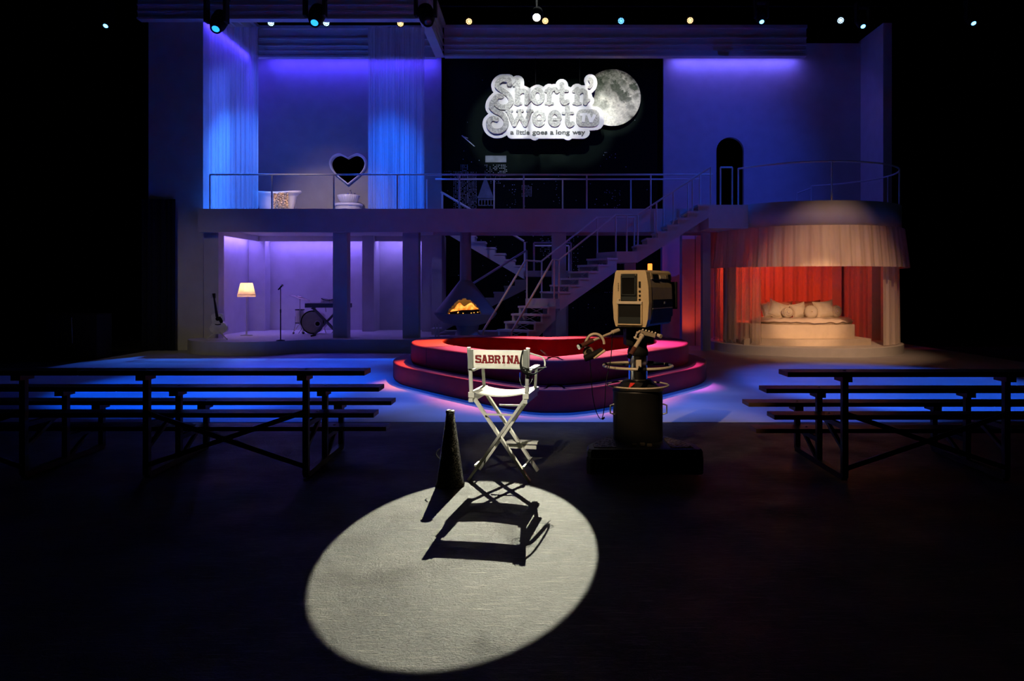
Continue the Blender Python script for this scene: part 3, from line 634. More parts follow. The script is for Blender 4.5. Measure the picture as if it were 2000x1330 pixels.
# ------------------------------------------------------------------ platforms
def arcpts(cx, cy, r, a0, a1, n): return [(cx+r*math.cos(R(a0+(a1-a0)*k/n)), cy+r*math.sin(R(a0+(a1-a0)*k/n))) for k in range(n+1)]
P = [(-8.44, 22.89), (-8.44, 19.38), (-8.75, 19.38)] + smoothp([(-8.55, 18.75), (-8.1, 18.2), (-7.3, 17.87), (-6.5, 17.95), (-6.1, 18.25), (-5.75, 18.6), (-5.2, 18.75)], 5) + [(-0.95, 18.75), (-0.95, 22.89)]
mb = MB().prism(P, 0, PT); tag(mb.build('stage_platform', M['white']), 'low white platform with a rounded left nose under the music room', 'platform')
# masking cloth at far left, equipment trolley in the dark
def drape(name, pathf, z0, z1, amp, nf, nu, nv, m, label, cat='curtain', flare=0.0, parent=None, hem=0.0, part=None):
    mb = MB()
    def fn(u, v):
        x, y, nx, ny = pathf(u); z = z1+(z0-z1)*v
        a = amp*(math.sin(u*nf*2*PI+1.3*math.sin(u*11))+.45*math.sin(u*nf*4.7*PI+2))*(.55+.55*v)
        z += hem*v**6*math.sin(u*nf*2*PI)
        return (x+nx*(a+flare*v), y+ny*(a+flare*v), z)
    grid_mesh(mb, fn, nu, nv); o = mb.build(name, m, parent, fix=False)
    if label: tag(o, label, cat)
    return o
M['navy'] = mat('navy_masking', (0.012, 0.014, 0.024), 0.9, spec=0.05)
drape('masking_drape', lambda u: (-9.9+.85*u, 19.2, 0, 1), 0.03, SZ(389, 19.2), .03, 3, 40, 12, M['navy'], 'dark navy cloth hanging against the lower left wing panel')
t = thing('equipment_case', 'barely visible dark equipment case in the shadows far left', 'case', (-10.4, 17.2, 0))
MB().bbox(-10.9, -9.75, 17.0, 17.6, 0, 1.0, .02).build('case_body', M['matte_black'], t)
MB().box(-10.78, -10.36, 16.985, 17.0, .02, .045).build('edge_trim', M['steel'], t)
MB().tube((-10.28, 16.97, .35), (-10.30, 16.97, .92), .010).build('handle', M['steel'], t)

# ------------------------------------------------------------------ bathroom
drape('voile_curtain', lambda u: (-8.5+1.33*u, 19.75, 0, 1), DK+.02, 8.28, .035, 9, 150, 24, M['sheer_white'], 'sheer white curtain at the left, lit violet above and blue below')
drape('voile_curtain', lambda u: (-4.36+1.46*u, 19.75, 0, 1), DK+.02, 8.28, .035, 10, 150, 24, M['sheer_white'], 'sheer white curtain left of the skyline, blue in its lower half')
def heart(r, n=64):
    return [(r*16*math.sin(t)**3/16, r*(13*math.cos(t)-5*math.cos(2*t)-2*math.cos(3*t)-math.cos(4*t))/16) for t in [2*PI*k/n for k in range(n)]]
hx, hz, hw = SX(679.5, 22.8), SZ(330, 22.8), .50
t = thing('heart_mirror', 'large heart shaped mirror with white frame over the washbasin', 'mirror', (hx, 22.86, hz))
def heartpts(wd, ht, n=72):
    P = heart(1, n); return [(p[0]*wd, p[1]*ht*.92) for p in P]
HP = smoothp([(0, 183), (55, 152), (118, 130), (185, 150), (232, 200), (246, 262), (222, 335), (160, 412), (80, 478), (0, 542)], 5)
_q = 22.8/F/6.667
ho = [(x*_q, (350-y)*_q) for x, y in HP]+[(-x*_q, (350-y)*_q) for x, y in HP[::-1][1:-1]]; hz = SZ(280+350/6.667, 22.8)
mb = MB(); n = len(ho)
ring = [(.565,0.0),(.565,-.10),(.535,-.13),(.50,-.13),(.48,-.10),(.48,-.02)]
for i in range(n):
    pass
vsx = []
for (rad, dy) in ((1.0, 0), (1.0, -.09), (.965, -.12), (.91, -.12), (.875, -.09), (.875, -.01)):
    for (x, z) in ho: vsx.append((hx+x*rad, 22.88+dy, hz+.0+z*rad+(1-rad)*(-.02)))
mb.add(vsx, [(r_*n+i, r_*n+(i+1) % n, (r_+1)*n+(i+1) % n, (r_+1)*n+i) for r_ in range(5) for i in range(n)], True)
mb.build('mirror_frame', M['white'], t)
M['mirror'] = mat('dark_mirror_glass', (0.9, 0.9, 0.9), 0.02, 1.0, var=0.0)
mb = MB(); vsx = [(hx+x*.90, 22.85, hz+z*.90) for x, z in ho]+[(hx+x*.90, 22.88, hz+z*.90) for x, z in ho]
mb.add(vsx, [list(range(n)), list(range(n,2*n))[::-1]]+[((i+1) % n,i,n+i,n+(i+1) % n) for i in range(n)]); mb.build('mirror_glass', M['mirror'], t)

bx_, by_ = SX(680, 22.3), 22.35
t = thing('washstand', 'pale round-topped stand under the shell shaped basin', 'washstand', (bx_, by_, DK))
MB().lathe([(.0, 0), (.37, 0), (.37, .41)], (bx_, by_, DK), 32).build('cabinet', M['white'], t)
MB().lathe([(.0, .41), (.40, .41), (.41, .44), (.40, .48), (0, .48)], (bx_, by_, DK), 32).build('counter_top', M['porcelain'], t)
t = thing('shell_basin', 'fluted shell shaped white washbasin below the heart mirror', 'washbasin', (bx_, by_, DK+.48))
MB().lathe([(.0, .0), (.17, .01), (.24, .06), (.285, .15), (.31, .24), (.295, .25), (.26, .14), (.0, .04)], (bx_, by_, DK+.485), 112, f=lambda a: 1+.055*abs(math.sin(a*14))).build('bowl', M['porcelain'], t)
t = thing('basin_tap', 'small chrome cross-handled tap behind the shell basin', 'tap', (bx_, by_+.3, DK+.48))
MB().path([(bx_, by_+.33, DK+.48), (bx_, by_+.33, DK+.86), (bx_, by_+.27, DK+.92), (bx_, by_+.16, DK+.88)], .014).build('spout', M['chrome'], t)
for k in (-1, 1):
    mb = MB().tube((bx_+k*.10, by_+.33, DK+.48), (bx_+k*.10, by_+.33, DK+.82), .012); mb.tube((bx_+k*.10-.035, by_+.33, DK+.82), (bx_+k*.10+.035, by_+.33, DK+.82), .010)
    mb.build('tap_handle', M['chrome'], t)
# tub
tx0, tx1, ty = SX(492, 21.7), SX(589, 21.7), 21.7; tcx = (tx0+tx1)/2; thw = (tx1-tx0)/2
t = thing('bathtub', 'white freestanding slipper bathtub on claw feet upstairs', 'bathtub', (tcx, ty, DK))
mb = MB()
prof = [(0.0, .10), (.50, .10), (.66, .20), (.76, .45), (.84, .62), (.93, .68), (.99, .67), (1.0, .64), (.97, .61), (.90, .60)]
inner = [(1.0, .64), (.95, .70), (.86, .66), (.74, .40), (.55, .20), (0, .18)]
def tub(profile, mb):
    n = 48; vs_ = []
    for (r_, z) in profile:
        for k in range(n):
            a = 2*PI*k/n; rise = (.07*(math.cos(a))**2)*max(0, (z-.3)/.4)
            vs_.append((tcx+thw*r_*math.cos(a), ty+.40*r_*math.sin(a), DK+z+rise))
    mb.add(vs_, [(i*n+k, i*n+(k+1) % n, (i+1)*n+(k+1) % n, (i+1)*n+k) for i in range(len(profile)-1) for k in range(n)], True)
tub([(0, .10), (.48, .10), (.64, .16), (.73, .36), (.80, .56), (.90, .63), (.98, .65), (1.0, .68), (.98, .71), (.90, .71), (.84, .67), (.76, .50), (.66, .25), (.45, .17), (0, .17)], mb)
mb.build('tub_body', M['porcelain'], t)
for sx in (-1, 1):
    for sy in (-1, 1):
        MB().path([(tcx+sx*thw*.50, ty+sy*.20, DK+.16), (tcx+sx*thw*.60, ty+sy*.25, DK+.09), (tcx+sx*thw*.56, ty+sy*.25, DK+.035), (tcx+sx*thw*.62, ty+sy*.27, DK+.02)], [.05, .035, .025, .03]).build('claw_foot', M['steel'], t)
def towel(u, v):
    x = SX(534, 21.3)+(SX(563, 21.3)-SX(534, 21.3))*u
    if v < .22:
        k = v/.22; y = ty-.20-.18*k; z = DK+.66+.05*math.sin(k*PI)*.6+.03*k
    else:
        k = (v-.22)/.78; y = ty-.385-.03*math.sin(k*PI); z = DK+.70-.58*k
    return (x, y-.012*math.sin(u*14+v*5), z+.004*math.sin(u*20))
mb = grid_mesh(MB(), towel, 24, 24); tag(mb.build('sequin_towel', M['sequin_gold'], fix=False), 'glittering gold cloth draped over the side of the bathtub', 'towel')

# ------------------------------------------------------------------ railings of the upper floor
def rail(name, label, pts, zt, posts, zb, r=.022, m='white', th=None):
    t = thing(name, label, 'railing', (posts[0][0], posts[0][1], zb))
    MB().path([(x, y, zt) for x, y in pts], r, 8).build('handrail', M[m], t)
    for x, y in posts: MB().tube((x, y, zb), (x, y, zt), r*.9, n=8).build('post', M[m], t)
    return t
zt = SZ(341, 19.08); yy = 19.08
rail('railing', 'long front railing running the whole balcony and bridge', [(SX(410, yy), yy), (SX(1392, yy), yy)], zt, [(SX(q, yy), yy) for q in (410, 531, 652, 776, 897, 1023, 1146, 1271, 1388)], DK-.02)
yy = 20.28
rail('railing', 'rear railing of the bridge in front of the skyline', [(-2.7, yy), (SX(1366, yy), yy)], SZ(350, yy), [(SX(q, yy), yy) for q in (834, 965, 1099, 1232, 1366)], DK-.02)
pb = thing('bridge', 'plain bridge deck spanning in front of the skyline', 'bridge', (.8, 19.6, SO))
MB().box(-2.75, 4.9, YF, YF+.12, SO, DK).build('fascia', M['set'], pb)
MB().box(-2.75, 4.9, 20.25, 20.37, SO, DK-.005).build('rear_fascia', M['set'], pb)
MB().box(-2.75, 4.9, YF+.12, 20.25, DK-.14, DK-.006).build('deck', M['set'], pb)

# ------------------------------------------------------------------ main staircase
st = thing('staircase', 'white dogleg staircase with open treads rising right behind the sofa', 'staircase', (-.8, 16.0, 0))
def unit(th): return Vector((math.sin(R(th)), math.cos(R(th)), 0)), Vector((math.cos(R(th)), -math.sin(R(th)), 0))
WS = .85
def flight(parent, R0, th, z0, n, rise, run, W, drop=.30, tmat='white', risers=False, left=True):
    h, r = unit(th); R0 = Vector((R0[0], R0[1], 0)); L0 = R0-r*W
    # sawtooth stringers
    def saw():
        P = [(0, z0)]
        for i in range(n): P += [(i*run, z0+(i+1)*rise), ((i+1)*run, z0+(i+1)*rise)]
        P += [(n*run, z0+n*rise-drop), (drop*run/rise*.25, z0 - .0)]
        if z0 > .5: P = P[:-1]+[(.0, z0-drop*.9)]
        return P
    MB().vprism(saw(), R0, h, .05, -1).build('stringer', M['set'], parent)
    if left: MB().vprism(saw(), L0, h, .05, 1).build('stringer', M['set'], parent)
    for i in range(n):
        a = R0+h*(i*run-.02); b = L0+h*(i*run-.02); z = z0+(i+1)*rise
        vs_ = [a+r*.015, a+h*(run+.04)+r*.015, b+h*(run+.04)-r*.015, b-r*.015]
        MB().add([(p.x, p.y, z-.04) for p in vs_]+[(p.x, p.y, z+.004) for p in vs_], [(0,1,2,3),(4,5,6,7),(0,1,5,4),(1,2,6,5),(2,3,7,6),(3,0,4,7)]).build('tread', M[tmat], parent)
    return R0+h*n*run, L0+h*n*run
zA, zB = 1.33, 2.43
hA, rA = unit(37); h2, r2 = unit(60)
R1 = Vector((.40, 17.07, 0)); R1s = R1-hA*.245*7
R1e, L1e = flight(st, R1s, 37, 0.0, 7, zA/8, .245, WS)      # the eighth rise is the landing
R2 = Vector((.50, 17.27, 0)); L2 = R2-r2*WS
mb = MB(); Pl = [R1, R2, L2, L1e]; mb.prism([(p.x, p.y) for p in Pl], zA-.22, zA); mb.build('landing', M['white'], st)
R3, L3 = flight(st, R2, 60, zA, 6, (zB-zA)/7, .262, WS)
R3 = Vector((R3.x, R3.y, 0))
yb = R3.y
mb = MB(); mb.prism([(R3.x, R3.y), (2.34, yb), (2.34, 18.95), (L3.x+.1, 18.95), (L3.x, L3.y)], zB-.26, zB); mb.build('landing', M['white'], st)
flight(st, (2.34, yb), 90, zB, 7, (DK-zB)/7, .24, 18.95-yb)
mb = MB().box(4.02, 4.95, yb, 19.0, SO+.02, DK-.003); mb.build('top_landing', M['white'], st)
HR = .87
def hrail(pts, posts, r=.020, m='white', parent=st):
    MB().path(pts, r, 8).build('handrail', M[m], parent)
    for p, zb in posts: MB().tube((p[0], p[1], zb), (p[0], p[1], p[2]), r*.95, n=8).build('railing_post', M[m], parent)
def P3(p, z): return (p.x, p.y, z)
for (a, b, c, d) in ((R1s-rA*.04, R1-rA*.04, R2-r2*.04, R3-r2*.04), (R1s-rA*(WS-.04), L1e+rA*.04, L2+r2*.04, L3+r2*.04)):
    z0 = .165+HR-.33; a2 = a+hA*.2
    hrail([P3(a2, .66), P3(b-hA*.05, zA+HR)], [((a2.x, a2.y, .66), .1)], .024, 'brushed')
    hrail([P3(b-hA*.05, zA+HR), P3(c, zA+HR-.01)], [((b.x, b.y, zA+HR), zA-.02), ((c.x, c.y, zA+HR), zA-.02)])
    hrail([P3(c, zA+HR), P3(d, zB+HR)], [])
    hrail([P3(d, zB+HR-.01), (2.36, d.y, zB+HR-.01)], [((d.x, d.y, zB+HR), zB-.02), ((2.36, d.y, zB+HR), zB-.02), (((d.x+2.36)/2, d.y, zB+HR), zB-.02)])
hrail([(2.36, yb+.04, zB+HR), (4.08, yb+.04, DK+HR+.02)], [((4.08, yb+.04, DK+HR), DK-.02), ((3.2, yb+.04, zB+HR+.53), zB+.5), ((2.8, yb+.04, zB+HR+.28), zB+.3), ((3.65, yb+.04, zB+HR+.82), zB+.8)])
hrail([(2.36, 18.9, zB+HR), (4.0, 18.9, DK+HR)], [((4.0, 18.9, DK+HR), DK-.02), ((3.1, 18.9, zB+HR+.47), zB+.5), ((3.7, 18.9, zB+HR+.84), zB+.8)])
# thin truss rods under the open treads
for (a, h, r, n, z0, rs, rn) in ((R1s, hA, rA, 7, 0, zA/8, .245), (R2, h2, r2, 6, zA, (zB-zA)/7, .262)):
    mb = MB()
    for i in range(n):
        q = a+h*(i*rn+.05)-r*(WS*.25); q2 = a+h*(i*rn+.15)-r*(WS*.75); z = z0+(i+1)*rs-.04
        mb.tube((q.x, q.y, z), (q2.x, q2.y, z-.13), .008, n=6)
        mb.tube((q2.x, q2.y, z), (q.x, q.y, z-.13), .008, n=6)
    mb.build('tread_brace', M['white'], st)

# rear switchback staircase
rs_ = thing('staircase', 'dim rear switchback staircase in front of the skyline', 'staircase', (-1.5, 21.4, PT))
flight(rs_, (-.35, 22.1), -90, 2.03, 9, (DK-2.03)/9, .28, .7, .26, 'white')
flight(rs_, (-2.85, 20.62), 90, PT, 9, (1.95-PT)/10, .28, .7, .26, 'white')
MB().box(-.38, .93, 20.62, 22.15, 1.88, 2.03).build('landing', M['white'], rs_)
MB().box(.55, .85, 21.3, 21.6, PT-.31, 1.88).build('landing_post', M['white'], rs_)
hrail([(-.38, 21.45, 2.03+.84), (-2.7, 21.45, DK+.72)], [((-.36, 21.45, 2.85), 2.0), ((-2.66, 21.45, DK+.7), DK-.1)], .03, 'white', rs_)
hrail([(-.3, 20.66, 2.58), (-1.75, 20.66, 1.68)], [((-.3, 20.66, 2.58), 1.9)], .03, 'white', rs_)
hrail([(-.1, 20.66, 2.78), (.9, 20.66, 2.78)], [((-.1, 20.66, 2.78), 1.95), ((.9, 20.66, 2.78), 1.95)], .024, 'white', rs_)
hrail([(-.1, 22.1, 2.78), (.9, 22.1, 2.78)], [((-.1, 22.1, 2.78), 1.95), ((.9, 22.1, 2.78), 1.95)], .024, 'white', rs_)

# ------------------------------------------------------------------ fireplace
fx, fy = -1.84, 19.62
fp = thing('fireplace', 'white conical hooded fireplace with a burning fire', 'fireplace', (fx, fy, PT))
M['fp'] = mat('white_enamel_hood', (0.34, 0.37, 0.36), 0.45, var=0.03)
def hoodr(z): return .80+(z-.93)/(1.76-.93)*(.15-.80)
mb = MB(); n = 96; zs = [.93+(1.76-.93)*k/24 for k in range(25)]; vs_ = []; fs_ = []
for z in zs:
    for k in range(n): a = 2*PI*k/n; vs_.append((fx+hoodr(z)*math.cos(a), fy+hoodr(z)*math.sin(a), z))
a_c = -88; 
for i in range(24):
    for k in range(n):
        ang = (k+.5)/n*360; ang = ang-360 if ang > 180 else ang; zz = (zs[i]+zs[i+1])/2
        if ((ang-a_c)/33)**2+((zz-.93)/.37)**2 < 1: continue
        fs_.append((i*n+k, i*n+(k+1) % n, (i+1)*n+(k+1) % n, (i+1)*n+k))
mb.add(vs_, fs_, True); hood = mb.build('hood', M['fp'], fp)
sm = hood.modifiers.new('thickness', 'SOLIDIFY'); sm.thickness = .02
MB().lathe([(.15, 1.74), (.145, 1.8), (.14, SO+.05)], (fx, fy, 0), 32).build('chimney', M['fp'], fp)
MB().lathe([(.0, .60), (.30, .61), (.55, .68), (.70, .79), (.79, .90), (.80, .93), (.72, .93), (.60, .90), (0, .88)], (fx, fy, 0), 64).build('fire_bowl', M['fp'], fp)
MB().lathe([(.42, PT), (.33, PT+.04), (.27, .50), (.30, .62)], (fx+.05, fy, 0), 32).build('pedestal', M['fp'], fp)
tool = thing('fireplace_stand', 'small stand with two posts left of the fireplace', 'stand', (fx-.68, fy-.4, PT))
for q in (-.04, .04): MB().tube((fx-.68+q, fy-.4, PT), (fx-.68+q, fy-.4, .66), .018).build('post', M['white'], tool)
MB().bbox(fx-.80, fx-.56, fy-.48, fy-.32, PT, PT+.03, .005).build('base', M['white'], tool)
m, nt, b = _bsdf('orange_flames'); M['flame'] = m
tc = nt.nodes.new('ShaderNodeTexCoord'); nn = nt.nodes.new('ShaderNodeTexNoise'); nn.inputs['Scale'].default_value = 9; nt.links.new(tc.outputs['Object'], nn.inputs['Vector'])
cr = nt.nodes.new('ShaderNodeValToRGB'); cr.color_ramp.elements[0].color = (0.9, 0.13, 0.01, 1); cr.color_ramp.elements[1].color = (1.0, 0.42, 0.07, 1)
cr.color_ramp.elements[0].position = .35; cr.color_ramp.elements[1].position = .65
nt.links.new(nn.outputs['Fac'], cr.inputs[0]); nt.links.new(cr.outputs[0], b.inputs['Emission Color']); b.inputs['Emission Strength'].default_value = 1.7
b.inputs['Base Color'].default_value = (.3, .05, .01, 1)
fire = thing('fire', 'orange flames over charred logs in the fireplace', 'fire', (fx, fy-.30, .88))
def flame_ridge(y, seed, amp):
    rr_ = random.Random(seed); hts = [(-.44, .02), (-.38, .10), (-.30, .14), (-.24, .24), (-.16, .29), (-.08, .22), (-.02, .20), (.08, .26), (.16, .30), (.24, .22), (.32, .14), (.40, .08), (.46, .01)]
    mb = MB(); vs_ = []
    m_ = 6
    P = smoothp([(a, h*amp+rr_.uniform(-.01, .02)) for a, h in hts], 3)
    for (a, h) in P:
        for j in range(m_+1): k = j/m_; vs_.append((fx+.03+a*(1-.06*k), y+.05*math.cos(k*PI)*(1-k)-.02*math.sin(a*20+k*3), .90+max(.01, h)*k))
    for (a, h) in P:
        for j in range(m_+1): k = j/m_; vs_.append((fx+.03+a*(1-.06*k), y+.055+.03*(1-k), .90+max(.01, h)*k))
    nn_ = len(P); o_ = nn_*(m_+1)
    for i in range(nn_-1):
        for j in range(m_):
            mb.f.append([i*(m_+1)+j, (i+1)*(m_+1)+j, (i+1)*(m_+1)+j+1, i*(m_+1)+j+1]); mb.sm.append(True)
            mb.f.append([o_+i*(m_+1)+j+1, o_+(i+1)*(m_+1)+j+1, o_+(i+1)*(m_+1)+j, o_+i*(m_+1)+j]); mb.sm.append(True)
    mb.v = [Vector(v) for v in vs_]; return mb
flame_ridge(fy-.30, 1, 1.0).build('flame', M['flame'], fire); flame_ridge(fy-.42, 5, .62).build('flame', M['flame'], fire)
for (x0, z0, x1, z1, y) in ((-.34, .94, .30, 1.00, -.52), (-.30, .93, .42, .95, -.58), (-.1, .92, .44, 1.02, -.48)):
    MB().path([(fx+x0, fy+y, z0), (fx+(x0+x1)/2, fy+y-.02, (z0+z1)/2+.01), (fx+x1, fy+y, z1)], [.035, .045, .03], 9).build('log', M['log'], fire)
M['ember'] = glow('glowing_ember', (1.0, 0.45, 0.08), 1.6)
for (x, z) in ((-.13, .955), (0, .945), (-.12, .975), (.27, .96), (.36, .97), (.2, .95)): MB().sphere((fx+x, fy-.65, z), .012, 1.3, 1, .8, 8, 6).build('ember', M['ember'], fire)
point('fire_glow', (fx, fy-.15, 1.12), (1.0, 0.4, 0.08), 5, .1)

# ------------------------------------------------------------------ music room
# floor lamp
lx, ly = SX(481.5, 20.3), 20.3
t = thing('floor_lamp', 'lit floor lamp with a pleated fringed cream shade', 'floor lamp', (lx, ly, PT))
MB().lathe([(0, 0), (.155, 0), (.155, .02), (.03, .035), (.022, .12), (.011, .14)], (lx, ly, PT), 28).build('base', M['white'], t)
MB().tube((lx, ly, PT+.1), (lx, ly, SZ(560, ly)), .011).build('pole', M['white'], t)
zs0, zs1 = SZ(576.5, ly), SZ(552.5, ly); r0, r1 = 16.8*ly/F, 11.2*ly/F
sh = MB().lathe([(r0, zs0), (r0*.97, zs0+.02), (r1, zs1)], (lx, ly, 0), 144, f=lambda a: 1+.012*math.sin(a*36)).build('lamp_shade', M['shade'], t)
MB().lathe([(r0*1.02, zs0-.045), (r0*1.02, zs0+.025)], (lx, ly, 0), 144, f=lambda a: 1+.012*math.sin(a*72)).build('fringe', M['shade'], sh)
MB().sphere((lx, ly, SZ(566, ly)), .04).build('bulb', glow('warm_bulb', (1.0, .6, .28), 12), t)
point('lamp_bulb', (lx, ly, SZ(562, ly)), (1.0, 0.55, 0.22), 7, .06)
# microphone
mx_, my_ = SX(548, 18.35), 18.35
t = thing('microphone_stand', 'slim black straight microphone stand at the platform edge', 'microphone stand', (mx_, my_, PT))
MB().lathe([(0, 0), (.10, 0), (.10, .015), (.02, .03)], (mx_, my_, PT), 24).build('base', M['black'], t)
MB().tube((mx_, my_, PT), (mx_, my_, 1.0), .014).tube((mx_, my_, 1.0), (mx_, my_, SZ(563, my_)), .009).tube((mx_, my_, .98), (mx_, my_, 1.06), .018).build('pole', M['black'], t)
zt = SZ(562, my_)
t = thing('microphone', 'black handheld microphone tilted in its clip', 'microphone', (mx_, my_, zt))
MB().tube((mx_-.055, my_-.01, zt-.05), (mx_+.03, my_, zt+.045), .014, .02).build('body', M['matte_black'], t)
MB().sphere((mx_+.04, my_, zt+.055), .027).build('grille', M['steel'], t)
# guitar
gx, gy = SX(427, 18.9), 18.9
t = thing('acoustic_guitar', 'white acoustic guitar with black neck leaning on a stand', 'guitar', (gx, gy, PT))
def gp(u, v): return (SX(380+u*.16, gy), SZ(520+v*.16, gy))
body = smoothp([(285,575),(345,585),(362,640),(352,680),(385,705),(407,740),(400,785),(350,815),(290,815),(225,810),(193,770),(196,735),(222,690),(215,640),(215,600),(240,578),(285,575)], 4)
def plate(poly, y0, y1, m, name, par):
    n = len(poly); vs_ = [(x, y0, z) for x, z in poly]+[(x, y1, z) for x, z in poly]
    return MB().add(vs_, [list(range(n)), list(range(n,2*n))[::-1]]+[((i+1) % n,i,n+i,n+(i+1) % n) for i in range(n)]).build(name, m, par)
plate([gp(*p) for p in body[:-1]], gy-.05, gy+.05, M['guitar_top'], 'body', t)
plate([gp(293+26*math.cos(a), 640+26*math.sin(a)) for a in [2*PI*k/20 for k in range(20)]], gy-.056, gy-.051, M['matte_black'], 'sound_hole', t)
plate([gp(*p) for p in ((305,615),(325,612),(345,640),(358,670),(352,690),(325,695),(310,665))], gy-.055, gy-.051, M['matte_black'], 'pickguard', t)
plate([gp(*p) for p in ((262,703),(300,707),(335,697),(332,712),(300,718),(264,714))], gy-.064, gy-.051, M['darkwood'], 'bridge', t)
plate([gp(*p) for p in ((245,395),(262,392),(305,620),(272,620))], gy-.075, gy-.048, M['darkwood'], 'neck', t)
plate([gp(*p) for p in ((230,332),(266,330),(268,392),(244,396),(236,370))], gy-.07, gy-.05, M['darkwood'], 'headstock', t)
mb = MB()
for v in (345, 362, 380):
    for u in (226, 272): x, z = gp(u, v); mb.tube((x, gy-.07, z), (x, gy-.05, z), .012)
mb.build('tuning_peg', M['steel'], t)
t = thing('guitar_stand', 'low spread-legged stand holding up the guitar', 'stand', (gx, gy+.06, PT))
for (u, v, yy) in ((175, 893, -.12), (438, 907, -.15), (300, 860, .28)):
    x0, z0 = gp(275 if u < 300 else 322, 800); x1, _ = gp(u, v)
    MB().tube((x0, gy-.07 if yy < 0 else gy+.08, z0), (x1, gy+yy-.05, PT+.015), .014).build('leg', M['guitar_top'], t)
MB().tube((gp(245, 815)[0], gy-.07, gp(245, 820)[1]), (gp(350, 815)[0], gy-.07, gp(350, 820)[1]), .014).build('cradle', M['guitar_top'], t)
# drums
dy = 20.9
def dp(u, v, y=dy): return (SX(560+u*.1, y), SZ(560+v*.1, y))
bxc, bzc = dp(500, 700); br = 23.5*dy/F*.93
t = thing('bass_drum', 'large bass drum with frosted head and small round port', 'drum', (bxc, dy, PT)); bzc = PT+br+.02
def ycyl(cx, cz, r, y0, y1, m, name, par, n=48, r1=None): return MB().tube((cx, y0, cz), (cx, y1, cz), r, r1 or r, n).build(name, m, par)
ycyl(bxc, bzc, br*.97, dy+.02, dy+.45, M['drumwrap'], 'shell', t)
MB().path([(bxc+br*math.cos(a), dy, bzc+br*math.sin(a)) for a in [2*PI*k/48 for k in range(48)]], .018, 8, True).build('hoop', M['matte_black'], t)
ycyl(bxc, bzc, br*.95, dy-.005, dy+.015, M['drumhead'], 'drum_head', t)
px_, pz_ = bxc+.145, bzc-.04
MB().path([(px_+.075*math.cos(a), dy-.012, pz_+.075*math.sin(a)) for a in [2*PI*k/28 for k in range(28)]], .010, 6, True).build('port_ring', M['white'], t)
ycyl(px_, pz_-.005, .055, dy-.01, dy-.006, M['matte_black'], 'port_hole', t, 24)
for a in range(0, 360, 45): MB().tube((bxc+br*1.02*math.cos(R(a)), dy-.01, bzc+br*1.02*math.sin(R(a))), (bxc+br*1.02*math.cos(R(a)), dy+.09, bzc+br*1.02*math.sin(R(a))), .010).build('tension_claw', M['chrome'], t)
for sx in (-1, 1): MB().path([(bxc+sx*br*.9, dy+.12, bzc-.1), (bxc+sx*(br+.07), dy-.0, PT+.02)], .012).build('spur', M['chrome'], t)
def zdrum(label, cx, y, cz, r, h, tilt=0, legs=True, grp=None):
    t = thing('tom_drum', label, 'drum', (cx, y, cz)); mx = Matrix.Translation((cx, y, cz)) @ Matrix.Rotation(R(tilt), 4, 'Y')
    MB().lathe([(r, 0), (r, h)], n=32, mx=mx).build('shell', M['drumwrap'], t)
    for zz in (0, h): MB().path([(r*1.03*math.cos(2*PI*k/32), r*1.03*math.sin(2*PI*k/32), zz) for k in range(32)], .012, 6, True, mx=mx).build('hoop', M['matte_black'], t)
    MB().lathe([(0, h+.002), (r, h+.002)], n=32, mx=mx, smooth=False).build('drum_head', M['white'], t)
    if legs:
        for a in (200, 320, 80):
            p = mx @ Vector((r*math.cos(R(a)), r*math.sin(R(a)), h*.5))
            l = MB().path([p, (p.x, p.y, p.z-h*.55), (p.x+.05*math.cos(R(a)), p.y+.05*math.sin(R(a)), PT+.03)], .010, 7).build('leg', M['chrome'], t)
            MB().sphere((p.x+.05*math.cos(R(a)), p.y+.05*math.sin(R(a)), PT+.03), .028).build('rubber_foot', M['matte_black'], l)
    else:
        p = mx @ Vector((0, 0, 0)); MB().tube(p, (p.x, p.y+.05, bzc+br*.9), .012).build('mount', M['chrome'], t)
    return t
zdrum('pale floor tom on chrome legs left of the bass drum', dp(235, 0)[0], dy+.1, SZ(631, dy), .115, .36)
zdrum('small tom behind the keyboard top at the left', dp(700, 0)[0], dy+.28, SZ(597, dy+.3), .14, .17, 12, False)
zdrum('small tom behind the keyboard close to the front column', dp(880, 0)[0], dy+.28, SZ(597, dy+.3), .14, .17, -12, False)
# cymbal
def cymbal(label, cx, cz, y, tilt, r):
    t = thing('cymbal', label, 'cymbal', (cx, y, PT)); mx = Matrix.Translation((cx, y, cz)) @ Matrix.Rotation(R(tilt), 4, 'Y')
    MB().lathe([(r, -.012), (r*.3, .008), (r*.18, .03), (0, .035), (0, .02), (r, -.016)], n=40, mx=mx).build('cymbal_plate', M['brass'], t)
    MB().tube((cx, y, cz-.75 if label[0] != 'b' else cz-.4), (cx, y, cz+.05), .010).build('pole', M['chrome'], t)
    zb = cz-.72
    for a in (90, 210, 330):
        l = MB().path([(cx, y, max(PT+.3, zb)), (cx+.2*math.cos(R(a)), y+.2*math.sin(R(a)), PT+.02)], .009, 6).build('leg', M['chrome'], t)
    MB().tube((cx, y, PT+.28), (cx, y, cz-.3), .013).build('lower_pole', M['chrome'], t)
    return t
x, z = dp(270, 205); cymbal('thin tilted cymbal on its stand left of the keyboard', x, z, dy-.05, 17, .28)
x, z = dp(900, 240); cymbal('flatter cymbal partly hidden by the front column', x+.15, z+.03, dy+.05, -6, .24)
